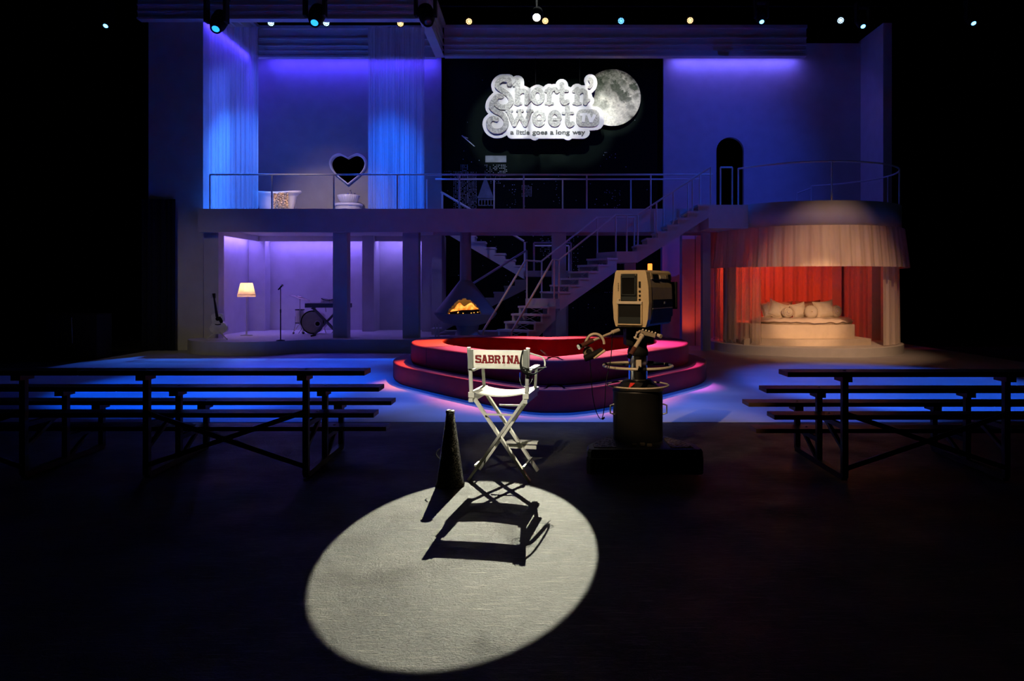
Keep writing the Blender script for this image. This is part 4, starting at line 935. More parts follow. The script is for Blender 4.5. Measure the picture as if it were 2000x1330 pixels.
# keyboard on X stand
ky = 19.85; kx0, kx1 = SX(595, ky), SX(595, ky)+1.15; kz = SZ(601, ky)
t = thing('keyboard_piano', 'slim pale electric keyboard seen from behind, left of the column', 'keyboard', (kx0+.5, ky, kz))
MB().bbox(kx0, kx1, ky-.0, ky+.32, kz, kz+.115, .012).build('case', M['keyboard_shaded'], t)
mb = MB()
for k in range(48): mb.box(kx0+.05+k*.0215, kx0+.07+k*.0215, ky+.18, ky+.31, kz+.115, kz+.125)
mb.build('keys', M['porcelain'], t)
t = thing('keyboard_stand', 'pale crossed leg stand below the keyboard', 'stand', (kx0+.5, ky+.15, PT))
for yy in (ky+.08, ky+.24):
    MB().bar((kx0+.18, yy, kz-.02), (kx0+.86, yy, PT+.03), .03, .045, (0,1,0)).build('leg', M['keyboard_shaded'], t)
    MB().bar((kx0+.86, yy+.03, kz-.02), (kx0+.18, yy+.03, PT+.03), .03, .045, (0,1,0)).build('leg', M['keyboard_shaded'], t)
for x in (kx0+.18, kx0+.86):
    MB().tube((x, ky-.03, PT+.02), (x, ky+.34, PT+.02), .02).build('foot', M['matte_black'], t); MB().tube((x, ky, kz-.02), (x, ky+.32, kz-.02), .018).build('support_arm', M['keyboard_shaded'], t)
for (px_, pz_, lab) in ((635, 588, 'left'),):
    pass

# ------------------------------------------------------------------ heart sofa
def heart2(cx, tipy, W, L, cleft, n=96):
    """heart outline, tip towards the camera"""
    half = [(0, 0), (.08, .006), (.22, .055), (.42, .17), (.66, .32), (.87, .47), (.975, .62), (1.0, .74), (.96, .86), (.84, .95), (.66, 1.0), (.46, .995), (.26, .965), (.10, .925), (0, .90)]
    H = smoothp(half, 6)
    def sc_(p): return (p[0], p[1] if p[1] < .6 else p[1])
    out = [(cx+x*W/2, tipy+y*L) for x, y in H] + [(cx-x*W/2, tipy+y*L) for x, y in H[::-1][1:-1]]
    return out
def offset_poly(P, d):
    n = len(P); out = []
    for i in range(n):
        a, b, c = Vector(P[i-1]), Vector(P[i]), Vector(P[(i+1) % n]); t = ((b-a).normalized()+(c-b).normalized())
        t = t.normalized() if t.length > 1e-6 else (b-a).normalized(); nrm = Vector((-t.y, t.x)); out.append((b.x+nrm.x*d, b.y+nrm.y*d))
    return out
sofa = thing('heart_sofa', 'giant red heart shaped sunken sofa in two tiers', 'sofa', (.22, 12.5, 0))
def tier(P, z0, z1, rb, name, inner=None, zi=None):
    mb = MB(); n = len(P); rings = [(.02, z0), (0, z0+.02), (0, z1-rb)]
    for k in range(1, 6): a = PI/2*k/5; rings.append((rb*(1-math.cos(a)), z1-rb+rb*math.sin(a)))
    if inner is not None:
        rings += [(inner-rb, z1)]
        for k in range(1, 6): a = PI/2*k/5; rings.append((inner-rb+rb*math.sin(a), z1-rb+rb*math.cos(a)))
        rings.append((inner, zi))
    vs_ = []
    for d, z in rings: vs_ += [(x, y, z) for x, y in offset_poly(P, d)]
    fs_ = [(r_*n+i, r_*n+(i+1) % n, (r_+1)*n+(i+1) % n, (r_+1)*n+i) for r_ in range(len(rings)-1) for i in range(n)]
    mb.add(vs_, fs_, True)
    return mb.build(name, M['sofa'], sofa)
P0 = heart2(.215, 9.72, 5.65, 6.1, .5); P1 = heart2(.215, 10.12, 4.95, 5.25, .5)
tier(P0, 0, .30, .03, 'lower_tier', .80, .28)
tier(P1, .30, .63, .035, 'upper_tier', .56, .05)
MB().prism(offset_poly(P1, .50), .02, .10).build('bounce_liner', mat('dark_red_liner', (.10, .006, .008), .9), sofa)  # added dark liner, kills bounce light inside the heart
mb = MB()
for i in (20, 44, 66, 100, 118, 140):
    a = Vector(P1[i % len(P1)]); b = Vector(offset_poly(P1, .56)[i % len(P1)]); mb.bar((a.x, a.y, .631), (b.x, b.y, .631), .008, .004); mb.bar((a.x, a.y, .31), (a.x, a.y, .60), .008, .008)
M['seam'] = mat('dark_red_seam', (.08, .004, .006), .9); mb.build('seam', M['seam'], sofa)

# ------------------------------------------------------------------ round pavilion
px0, py0 = 6.8, 19.7
pv = thing('pavilion', 'round canopied bed pavilion under the curved right balcony', 'pavilion', (px0, py0, 0))
MB().lathe([(0, 0), (2.35, 0), (2.35, .20), (2.34, .21), (0, .21)], (px0, py0, 0), 96, smooth=False).build('base', M['white'], pv)
MB().lathe([(2.15, 2.97), (2.3, 2.97), (2.3, 3.56), (2.15, 3.56)], (px0, py0, 0), 96).build('drum_fascia', M['set'], pv)
MB().lathe([(0, 3.40), (2.28, 3.40), (2.28, DK), (0, DK)], (px0, py0, 0), 96, smooth=False).box(4.97, 8.7, 19.7, YB-.01, 3.40, DK-.002).box(8.7, 9.62, 21.5, YB-.01, 3.40, DK-.002).build('balcony_floor', M['set'], pv)
for a, lab in ((47, 0), (12, 0), (-8, 0), (-165, 0), (110, 0)):
    x, y = px0+2.08*math.cos(R(a)), py0+2.08*math.sin(R(a)); MB().bbox(x-.13, x+.13, y-.13, y+.13, .21, 3.4, .006).build('pillar', M['set'], pv)
def arcpath(r, a0, a1): return lambda u: (px0+r*math.cos(R(a0+(a1-a0)*u)), py0+r*math.sin(R(a0+(a1-a0)*u)), math.cos(R(a0+(a1-a0)*u)), math.sin(R(a0+(a1-a0)*u)))
drape('valance', arcpath(2.36, -200, 25), 2.06, 3.0, .022, 34, 420, 10, M['valance'], 'gathered cream valance running round the pavilion', 'valance', .10, None, .0)
drape('bed_curtain', arcpath(2.2, -186, -134), .28, 2.95, .045, 8, 120, 16, M['sheer_cream'], 'sheer cream curtain hanging at the left of the pavilion', 'curtain', .02, None, .05)
drape('bed_curtain', arcpath(2.2, -56, -4), .225, 2.95, .045, 7, 110, 16, M['red_curtain'], 'cream curtain gathered at the right of the pavilion opening', 'curtain', .0, None, .0)
drape('bed_curtain', arcpath(2.2, 178, 51), .225, 2.95, .035, 16, 200, 10, M['red_curtain'], 'red lit curtain hanging behind the round bed', 'curtain')
drape('bed_curtain', arcpath(2.2, 42, 14), .225, 2.95, .05, 4, 80, 10, M['red_curtain'], 'narrow red lit curtain at the right rear of the pavilion', 'curtain')
def clipdisk(cx, cy, r, x0, x1, y1, a0=-90, n=24):
    A0 = math.degrees(math.acos((x0-cx)/r)); A1 = math.degrees(math.acos((x1-cx)/r))
    return [(cx+r*math.cos(R(-A0+(A0-A1)*k/n)), cy+r*math.sin(R(-A0+(A0-A1)*k/n))) for k in range(n+1)] + [(x1, y1), (x0, y1)]
bd_ = thing('round_bed', 'cream round bed on stepped upholstered plinths', 'bed', (6.6, 19.8, .21))
MB().prism(clipdisk(6.5, 21.1, 3.1, 4.95, 7.98, 20.9), .21, .36).build('step', M['bed'], bd_)
MB().prism(clipdisk(6.5, 21.3, 2.82, 5.2, 7.75, 20.9), .36, .68).build('bed_base', M['bed'], bd_)
MB().prism([(5.15,19.0),(5.15,20.95),(8.12,20.95),(8.12,20.1),(7.95,19.4),(7.76,19.1)], .36, .66).build('headboard_plinth', M['bed'], bd_)
MB().lathe([(1.24, .68), (1.26, .70), (1.26, .765), (1.24, .785), (0, .79)], (6.75, 19.78, 0), 72).build('mattress', M['bed'], bd_)
def blanket(u, v):
    a = R(180+180*u); r = 1.30*v; x, y = 6.72+r*math.cos(a), 19.75+r*math.sin(a)
    z = .825+.012*math.sin(x*9+y*14)+.008*math.sin(x*23-y*7)
    if v > .9: z -= (v-.9)*.9
    return (x, y, z)
sat = grid_mesh(MB(), blanket, 60, 30).build('satin_sheet', M['satin'], bd_, fix=False)
def pillow(label, x, z, y, wd, ht, rz, rx, m, kind='cushion'):
    t = thing('cushion', label, 'cushion', (x, y, z), 0, 'cushions piled on the round bed')
    mx = Matrix.Translation((x, y, z)) @ Matrix.Rotation(R(rx), 4, 'X') @ Matrix.Rotation(R(rz), 4, 'Y')
    vs_ = []; n1, n2 = 28, 28; mb = MB()
    if kind == 'round':
        mb.lathe([(0, -.09), (.5*wd*.6, -.085), (.5*wd*.92, -.05), (.5*wd, 0), (.5*wd*.92, .05), (.5*wd*.6, .085), (.06, .075), (0, .05)], n=40, mx=mx @ Matrix.Rotation(R(-90), 4, 'X') @ Matrix.Rotation(PI, 4, 'X'), f=lambda a: 1+.03*math.cos(a*18))
        mb.build('cushion_body', m, t)
        MB().sphere((0, 0, 0), .025, 1, 1, .6, 12, 8, mx @ Matrix.Translation((0, -.085, 0))).build('button', m, t)
    elif kind == 'ruffle':
        pts = [(0.35*wd*(k/40)*math.cos(k*.42), -.06-.05*(1-k/40), .42*ht*(k/40)*math.sin(k*.42)) for k in range(4, 40)]
        mb.sphere((0, 0, 0), 1, wd*.5, .09, ht*.5, 24, 14, mx); mb.build('cushion_body', m, t)
        MB().path(pts, .022, 8, mx=mx).build('ruffle', m, t)
    else:
        for side in (-1, 1):
            g = MB()
            def fn(u, v, side=side):
                a, b = u*2-1, v*2-1; pin = 1-.12*(1-abs(a)**2)*0 ; ed = (1-a**4)*(1-b**4)
                xx = a*(wd/2)*(1-.10*(1-b*b)*abs(a)**3*-1-.06) ; xx = a*wd/2*(1+.13*abs(b)**3); zz = b*ht/2*(1+.16*abs(a)**3)
                w_ = noise.noise(Vector((a*2.3+x*3, b*2.3, side)))*.018
                return mx @ Vector((xx, side*.10*max(0, ed)**.6+w_*ed, zz))
            grid_mesh(mb, fn, n1, n2)
        mb.build('cushion_body', m, t)
        # raised frill round the edge
        E = []
        for k in range(48):
            q = k/48*4; sd = int(q); f_ = (q-sd)*2-1
            a, b = ((f_, -1), (1, f_), (-f_, 1), (-1, -f_))[sd]
            E.append(mx @ Vector((a*wd/2*(1+.13*abs(b)**3), .006*math.sin(k*2.6), b*ht/2*(1+.16*abs(a)**3))))
        MB().path(E, .012, 6, True).build('piping', m, t)
    return t
cy0 = 19.35
pp = [('taupe square cushion standing behind at the left of the pile', 1522, 606, cy0+.42, .62, .40, 3, -18, 'pillow2', ''),
      ('taupe square cushion standing behind at the middle of the pile', 1580, 606, cy0+.42, .58, .40, -3, -18, 'pillow2', ''),
      ('narrow cream cushion at the far left end of the pile', 1497, 610, cy0+.12, .22, .36, -14, -14, 'pillow', ''),
      ('cream square cushion tilted, left front of the pile', 1518, 609, cy0+.06, .44, .38, 22, -16, 'pillow', ''),
      ('cream rosette cushion left of the middle of the pile', 1538, 611, cy0-.14, .30, .26, 0, -14, 'pillow', 'ruffle'),
      ('plump cream cushion at the middle front of the pile', 1560, 607, cy0+.05, .34, .34, -12, -14, 'pillow', ''),
      ('round pleated cream cushion with centre button', 1584, 612, cy0-.14, .34, .3, 0, -12, 'pillow', 'round'),
      ('large cream square cushion right of the round one', 1610, 606, cy0+.05, .46, .40, -7, -15, 'pillow', ''),
      ('cream cushion with gathered fan end at the far right', 1634, 609, cy0-.02, .26, .32, 10, -14, 'pillow', 'ruffle')]
for (lab, u, v, y, wd, ht, rz, rx, m_, kd) in pp:
    pillow(lab, SX(u, y), max(SZ(v, y), .835+ht*.46), y, wd, ht, rz, rx, M[m_], kd)
# balcony rails
def crail(label, r, a0, a1, posts, zt, tube=.022):
    t = thing('railing', label, 'railing', (px0+r*math.cos(R(a0)), py0+r*math.sin(R(a0)), DK))
    MB().path([(px0+r*math.cos(R(a0+(a1-a0)*k/40)), py0+r*math.sin(R(a0+(a1-a0)*k/40)), zt) for k in range(41)], tube, 8).build('handrail', M['white'], t)
    for a in posts: MB().tube((px0+r*math.cos(R(a)), py0+r*math.sin(R(a)), DK), (px0+r*math.cos(R(a)), py0+r*math.sin(R(a)), zt), tube*.95, n=8).build('post', M['white'], t)
    return t
crail('curved white railing sweeping round the balcony over the bed', 2.25, -150, 65, (-150, -93, -30, 3, 65), SZ(315, 17.45))
rr = thing('railing', 'short sloping rail by the rear end of the curved balcony rail', 'railing', (7.4, 21.5, DK))
MB().path([(7.72, 21.75, 4.38), (7.28, 21.55, 4.22)], .02).build('handrail', M['white'], rr); MB().tube((7.28, 21.55, DK), (7.28, 21.55, 4.22), .019).build('post', M['white'], rr)
yg = 18.3; rail('railing', 'narrow upright rail frame standing in front of the arch', [(SX(1407, yg), yg), (SX(1430, yg), yg)], SZ(327, yg), [(SX(1407, yg), yg), (SX(1430, yg), yg)], DK-.01)
MB()

# ------------------------------------------------------------------ bleachers
def make_bleacher():
    t = thing('bleacher', '', 'bleacher', (0, 0, 0), 0, 'low three row bleachers facing the stage')
    F0, F1 = .505, 1.835; L = 2.35
    rows = ((0.0, .91), (.575, .70), (1.15, .49)); feet = ((.34, .505), (.89, .285))
    for y, z in rows: MB().bbox(0, L, y-.12, y+.12, z-.04, z, .004).build('seat_plank', M['plank'], t, False)
    for y, z in feet: MB().bbox(0, L, y-.11, y+.11, z-.04, z, .004).build('foot_plank', M['plank'], t, False)
    for fx_ in (F0, F1):
        fr = MB().bar((fx_, 0, .03), (fx_, 1.15, .03), .05, .05).build('base_rail', M['plank_nat'], t, False)
        for y, z in rows:
            MB().box(fx_-.024, fx_+.024, y-.024, y+.024, .03, z-.04).build('post', M['plank_nat'], t, False)
            MB().box(fx_-.05, fx_+.03, y-.09, y+.09, z-.085, z-.04).build('bracket', M['plank_nat'], t, False)
        for (y, z), (yp, zp) in zip(feet, rows):
            MB().bar((fx_, yp, z-.06), (fx_, y+.10, z-.06), .035, .04).bar((fx_, yp, z-.26), (fx_, y+.06, z-.07), .03, .03).build('foot_bracket', M['plank_nat'], t, False)
    MB().bar((F0, -.03, .11), (F1, -.03, .56), .012, .04).build('cross_brace', M['plank_nat'], t, False)
    MB().bar((F0, -.045, .56), (F1, -.045, .11), .012, .04).build('cross_brace', M['plank_nat'], t, False)
    mb = MB()
    for y, z in rows+feet:
        for fx_ in (F0, F1): mb.tube((fx_, y, z), (fx_, y, z+.006), .012, n=8)
    mb.build('bolt', M['steel'], t, False)
    return t
b0 = make_bleacher()
for i, (x, y, lab) in enumerate(((-3.77, 6.42, 'three row bleacher left of the chair, its right end nearest the megaphone'), (-6.13, 6.42, 'three row bleacher cut off by the left edge of the picture'),
                         (2.02, 6.32, 'three row bleacher right of the television camera'), (4.38, 6.32, 'three row bleacher cut off by the right edge of the picture'))):
    o = b0 if i == 0 else copy_tree(b0)
    o.location = (x, y, 0); o['label'] = lab

# ------------------------------------------------------------------ director's chair
CH = Vector((-.285, 6.52, 0)); crz = R(-10)
ch = thing('director_chair', 'tall white director chair with SABRINA in red on its canvas back', 'chair', CH, crz)
hw_, hs_, hd = .255, .229, .19                               # half width and half depth at the feet; -y faces the camera (the chair's back)
W_ = M['chairwood']
def cb(p0, p1, w_, h_, name, m=W_, up=(0,1,0)): return MB().bar(p0, p1, w_, h_, up).build(name, m, ch, False)
SZt = .715
for y in (-hd, hd):
    cb((-hw_, y-.014, .0), (hs_-.01, y-.014, SZt-.035), .022, .045, 'leg')
    cb((hw_, y+.014, .0), (-hs_+.01, y+.014, SZt-.035), .022, .045, 'leg')
for sx in (-1, 1):
    cb((sx*hs_, -hd-.03, SZt-.01), (sx*hs_, hd+.07, SZt-.01), .05, .04, 'seat_rail', up=(0,0,1))
    cb((sx*hs_, -hd-.05, SZt-.05), (sx*hs_, hd+.05, SZt-.05), .035, .03, 'lower_rail', up=(0,0,1))
    p = MB().path([(sx*(hs_+.005), -hd-.005, SZt-.02), (sx*(hs_+.012), -hd-.012, .91), (sx*(hs_+.02), -hd-.03, 1.10)], .017, 10).build('back_post', W_, ch, False)
    cb((sx*hs_, hd+.035, SZt), (sx*(hs_+.012), hd+.035, .90), .022, .030, 'arm_post')
    MB().bbox(sx*(hs_+.012)-.027, sx*(hs_+.012)+.027, -hd+.01, hd+.075, .895, .917, .006).build('armrest', W_, ch, False)
    cb((sx*hw_*.80, -hd, .115), (sx*hw_*.80, hd, .115), .016, .016, 'stretcher', up=(0,0,1))
MB().bar((-.115, -hd-.03, .55), (.135, -hd-.03, .55), .014, .014).build('stretcher', W_, ch, False)
MB().bar((-.09, hd+.03, .56), (.12, hd+.03, .56), .014, .014).build('stretcher', W_, ch, False)
MB().bbox(-.03, .25, hd+.02, hd+.12, .225, .245, .004).bar((-.02, hd+.03, .20), (.24, hd+.03, .20), .02, .03).build('footrest', W_, ch, False)
def seat(u, v):
    return (-hs_+.02+(2*hs_-.04)*u, -hd+.0+(2*hd+.03)*v, SZt+.012-.028*math.sin(u*PI))
so = grid_mesh(MB(), seat, 20, 12).build('seat_canvas', M['canvas'], ch, False, False)
so.modifiers.new('thickness', 'SOLIDIFY').thickness = .008
bw = .240
def back(u, v):
    return (-bw+.0+2*bw*u, -hd-.028-.012*math.sin(u*PI)*-1-.012*v, .925+.155*v)
bo = grid_mesh(MB(), back, 20, 4).build('back_canvas', M['canvas'], ch, False, False)
bo.modifiers.new('thickness', 'SOLIDIFY').thickness = .006
for sx in (-1, 1):
    sl = MB(); y0 = -hd-.030
    sl.box(min(sx*(bw+.012), sx*(bw-.030)), max(sx*(bw+.012), sx*(bw-.030)), y0-.022, y0+.02, .925, 1.083).build('canvas_sleeve', M['grey_canvas'], bo, False)
# SABRINA lettering in block capitals with slab serifs
LT = {'S': [[(.85,.70),(.85,.88),(.15,.88),(.15,.56),(.85,.44),(.85,.12),(.15,.12),(.15,.30)]],
 'A': [[(.20,.08),(.44,.90)], [(.80,.08),(.56,.90)], [(.28,.36),(.72,.36)], [(.0,.08),(.40,.08)], [(.60,.08),(1.0,.08)], [(.28,.92),(.66,.92)]],
 'B': [[(.24,.05),(.24,.95)], [(.02,.90),(.70,.90),(.84,.78),(.84,.62),(.70,.51),(.3,.51)], [(.70,.51),(.88,.40),(.88,.20),(.74,.10),(.02,.10)]],
 'R': [[(.24,.05),(.24,.95)], [(.02,.90),(.70,.90),(.86,.78),(.86,.60),(.70,.49),(.3,.49)], [(.60,.49),(.80,.10)], [(.02,.09),(.44,.09)], [(.66,.09),(1.0,.09)]],
 'I': [[(.5,.05),(.5,.95)], [(.14,.90),(.86,.90)], [(.14,.10),(.86,.10)]],
 'N': [[(.22,.05),(.22,.95)], [(.80,.05),(.80,.95)], [(.22,.90),(.80,.10)], [(.0,.91),(.30,.91)], [(.60,.91),(1.0,.91)], [(.0,.09),(.42,.09)]]}
for i, c in enumerate('SABRINA'):
    mb = MB(); w_ = .0525; x0 = -.190+i*(.0535); z0 = .972; hh = .068
    ex = 0
    for pl_ in LT[c]:
        ex += .0003
        mb.stroke(pl_, .0125, -hd-.0545-ex, -hd-.040, lambda u, v: (x0+u*w_*(.6 if c == 'I' else 1)+(.01 if c == 'I' else 0), z0+v*hh), False)
        for q in pl_[1:-1]: mb.stroke([q, (q[0]+.001, q[1])], .0125, -hd-.0545-ex, -hd-.040, lambda u, v: (x0+u*w_, z0+v*hh), True)
    mb.build('letter', M['crimson'], bo, False)
# face shield hanging from the right back post and arm
fs0 = ch.matrix_world if False else Matrix.LocRotScale(CH, ch.rotation_euler, Vector((1,1,1)))
def cw(x, y, z): return fs0 @ Vector((x, y, z))
vis = thing('face_shield', 'clear face shield with black headband hung on the right chair post', 'face shield', cw(.25, -hd-.06, .98))
band = [cw(*p) for p in smoothp3([(.225, -hd-.07, 1.06), (.215, -hd-.08, .97), (.235, -hd-.085, .93), (.27, -hd-.06, .90), (.32, -hd+.02, .885)])] if False else None
def sm3(P, n=5):
    P = [Vector(p) for p in P]; P = [2*P[0]-P[1]]+P+[2*P[-1]-P[-2]]; out = []
    for i in range(1, len(P)-2):
        for k in range(n):
            t_ = k/n; a, b, c, d = P[i-1:i+3]; out.append(.5*((2*b)+(c-a)*t_+(2*a-5*b+4*c-d)*t_*t_+(3*b-a-3*c+d)*t_**3))
    out.append(P[-2]); return out
P = sm3([(0.210, -hd-.05, 1.085), (0.200, -hd-.075, 1.02), (0.200, -hd-.085, .96), (0.218, -hd-.085, .92), (0.253, -hd-.07, .895), (0.293, -hd-.01, .885), (0.323, hd-.06, .90)])
mb = MB(); vs_ = []
for p in P:
    q = cw(*p)
    for dz, dy_ in ((.014, -.004), (-.014, -.004), (-.014, .004), (.014, .004)): vs_.append((q.x+dz*.6, q.y+dy_, q.z+dz*.7))
mb.add(vs_, [(i*4+k, i*4+(k+1) % 4, (i+1)*4+(k+1) % 4, (i+1)*4+k) for i in range(len(P)-1) for k in range(4)], True)
mb.build('headband', M['matte_black'], vis)
MB().path([cw(*p) for p in sm3([(0.213, -hd-.08, .95), (0.258, -hd-.03, .93), (0.308, hd-.08, .905), (0.328, hd+.03, .90)])], .004).build('strap', M['matte_black'], vis)
def lens(u, v):
    a = R(200+140*u); x = .240+.060*math.cos(a); zz = .905-(.11*v)*max(.15, math.sin(PI*u))**.5*1.0
    return cw(x, -hd-.065-.045*math.sin(PI*u), zz)
grid_mesh(MB(), lens, 24, 10).build('visor', M['clear'], vis, fix=False)
rim = [lens(k/24, 1.0) for k in range(25)]
MB().path(rim, .0022, 6).build('visor_rim', M['chrome'], vis)
P = sm3([(0.278, hd-.02, .905), (0.323, hd+.0, .93), (0.340, hd+.04, .985), (0.308, hd+.05, 1.02), (0.278, hd+.03, 1.05)])
MB().path([cw(*p) for p in P], .006).build('temple_arm', M['clear'], vis)
MB().path([cw(*p) for p in sm3([(0.253, -hd-.02, 1.06), (0.288, -hd+.08, 1.035), (0.313, hd-.08, .995), (0.323, hd-.02, .95), (0.323, hd-.02, .915)])], .007).build('white_strap', M['canvas'], vis)

# megaphone
mg = Vector((-.705, 6.2, 0))
t = thing('megaphone', 'upright dark glitter megaphone standing on its wide end', 'megaphone', mg)
MB().lathe([(.108, .0), (.116, .002), (.116, .012), (.110, .018), (.032, .585), (.028, .585), (.104, .015)], mg, 64).build('cone', M['sequin_black'], t)
MB().lathe([(.026, .575), (.036, .583), (.038, .595), (.030, .604), (.020, .600), (.018, .56)], mg, 40).build('mouthpiece', M['chrome'], t)
P = [(mg.x-.082-.030*math.sin(PI*k/10), mg.y-.02, .215+.085*k/10) for k in range(11)]
MB().path(P, .0045).build('ring_handle', M['chrome'], t)

# ------------------------------------------------------------------ television camera on its pedestal
PX, PY = .895, 6.86
pd = thing('camera_pedestal', 'black vintage studio pedestal with two steering rings', 'camera pedestal', (PX, PY, 0))
base = [(-.455, -.44), (.475, -.44), (.50, -.40), (.49, -.25), (.22, .30), (.10, .42), (-.10, .42), (-.20, .30), (-.475, -.25), (-.48, -.40)]
mb = MB(); n = len(base); vs_ = []
for (k, z) in ((1, .03), (1, .165), (1.0, .168), (.99, .172), (.99, .215), (.965, .235), (.90, .24)): vs_ += [(PX+x*k, PY+y*k, z) for x, y in base]
mb.add(vs_, [(r_*n+i, r_*n+(i+1) % n, (r_+1)*n+(i+1) % n, (r_+1)*n+i) for r_ in range(6) for i in range(n)]); mb.add(vs_[-n:], [list(range(n))]); mb.add(vs_[:n], [list(range(n))[::-1]])
bs = mb.build('base', M['black'], pd)
M['tread'] = sequin('rubber_tread_plate', (0.01, 0.009, 0.007), (0.20, 0.16, 0.09), 0.45, 0.3, 70)
for sx in (-1, 1):
    MB().prism([(PX+sx*x, PY+y) for x, y in ((.23, -.38), (.42, -.38), (.42, -.25), (.26, .08), (.23, .0))], .24, .247).build('tread_pad', M['tread'], bs)
MB().box(PX-.47, PX+.49, PY-.445, PY-.438, .160, .168).build('seam_strip', M['steel'], bs)
for x in (-.33, .0, .35):
    MB().tube((PX+x, PY-.35+abs(x), 0.0), (PX+x, PY-.35+abs(x), .045), .03).build('caster', M['matte_black'], pd)
for x, z in ((-.07, .247), (.06, .247), (.0, .255)): MB().bbox(PX+x-.02, PX+x+.02, PY-.32, PY-.29, z-.01, z+.012, .003).build('foot_latch', M['brown_panel'], pd)
cyl = MB().lathe([(.215, .235), (.22, .245), (.22, .665), (.225, .67), (.225, .685), (.20, .70), (.115, .775), (.0, .78)], (PX, PY, 0), 56).build('drum_body', M['black'], pd)
for sx in (-1, 1): MB().path([(PX+sx*.215, PY-.05, .56), (PX+sx*.25, PY-.05, .55), (PX+sx*.25, PY-.05, .48), (PX+sx*.215, PY-.05, .47)], .007).build('side_handle', M['steel'], cyl)
MB().add([(PX-.115, PY-.188, .700), (PX-.085, PY-.145, .760), (PX-.045, PY-.165, .7605), (PX-.13, PY-.198, .690)], [(0,1,2,3)]).build('red_arrow', M['red_paint'], cyl)
def ringpts(r, z, a0, a1, n=40, sq=1.0): return [(PX+r*math.cos(R(a0+(a1-a0)*k/n)), PY+r*sq*math.sin(R(a0+(a1-a0)*k/n)), z) for k in range(n+1)]
M['cream'] = mat('cream_ring_paint', (0.60, 0.50, 0.38), 0.35)
MB().path(ringpts(.305, .895, 0, 360)[:-1], .0125, 10, True).build('steering_ring', M['cream'], pd)
for a in (-90, 30, 150): MB().tube((PX+.07*math.cos(R(a)), PY+.07*math.sin(R(a)), .895), (PX+.30*math.cos(R(a)), PY+.30*math.sin(R(a)), .895), .009).build('ring_spoke', M['black'], pd)
for a in (-90, 20, 160, 60): MB().path(ringpts(.305, .895, a-6, a+6, 6), .017, 10).build('ring_clamp', M['matte_black'], pd)
MB().path(ringpts(.27, .725, 0, 360)[:-1], .008, 8, True).build('lower_ring', M['cream'], pd)
MB().tube((PX, PY, .76), (PX, PY, 1.0), .085, n=36).build('chrome_column', M['chrome'], pd)
MB().bbox(PX-.028, PX+.018, PY-.10, PY-.075, .86, .955, .004).build('label_plate', M['cream'], pd)
MB().lathe([(.06, .98), (.092, .99), (.092, 1.03), (.08, 1.06), (.085, 1.16), (.13, 1.20), (.13, 1.24), (0, 1.24)], (PX, PY, 0), 32).build('upper_column', M['matte_black'], pd)
# pan head
head = thing('pan_head', 'black pan and tilt head with two long handles under the camera', 'pan head', (PX, PY, 1.2))
MB().bbox(PX-.16, PX+.16, PY-.15, PY+.15, 1.235, 1.265, .008).bbox(PX-.12, PX-.05, PY-.13, PY+.10, 1.08, 1.25, .015).bbox(PX+.05, PX+.13, PY-.10, PY+.10, 1.10, 1.25, .015).build('cradle', M['matte_black'], head)
def hp(x, y, d): return (SX(x, d), d, SZ(y, d))
# left handle
h_ = MB().path([hp(1222, 636, 6.72), hp(1205, 644, 6.55)], .010).build('handle', M['black'], head)
MB().path([hp(1208, 645, 6.56), hp(1196, 649, 6.50)], .018).path([hp(1197, 649, 6.50), hp(1178, 657, 6.42), hp(1154, 667, 6.33)], .0115).build('handle_tube', M['cream'], h_)
MB().path([hp(1157, 665, 6.34), hp(1133, 677, 6.26)], .019, 12).build('grip', M['grip'], h_)
MB().path([hp(1134, 676, 6.262), hp(1130, 678, 6.25)], .022, 14).build('end_cap', M['chrome'], h_)
# right handle
h_ = MB().path([hp(1262, 640, 6.74), hp(1254, 655, 6.45)], .014).build('handle', M['black'], head)
MB().path([hp(1254, 655, 6.45), hp(1252, 658, 6.44)], .023).path([hp(1253, 658, 6.44), hp(1238, 682, 6.33)], .0165).build('handle_tube', M['cream'], h_)
MB().path([hp(1239, 680, 6.335), hp(1230, 695, 6.27)], .020, 12).build('grip', M['grip'], h_)
MB().path([hp(1230.5, 694, 6.272), hp(1229, 697, 6.26)], .022, 14).build('end_cap', M['chrome'], h_)
cbx = hp(1265, 652, 6.5); rot = Matrix.Translation(cbx) @ Matrix.Rotation(R(14), 4, 'Y')
q = MB().bbox(-.065, .065, -.03, .03, -.018, .018, .006, rot).build('zoom_control', M['brown_panel'], head)
mb = MB()
for k in range(5): mb.tube((-.055+k*.027, -.032, .018), (-.05+k*.027, -.03, .030), .008, n=10, mx=rot)
mb.build('control_knobs', M['cream'], q)
MB().path([hp(1284, 654, 6.5), hp(1291, 657, 6.47)], [.013, .018], 12).build('crank_knob', M['cream'], head)
for (x0, y0, x1, y1) in ((1245, 648, 1240, 662), (1250, 646, 1243, 652), (1238, 658, 1248, 664)): MB().path([hp(x0, y0, 6.46), hp(x1, y1, 6.44)], .0075).build('lever', M['cream'], head)
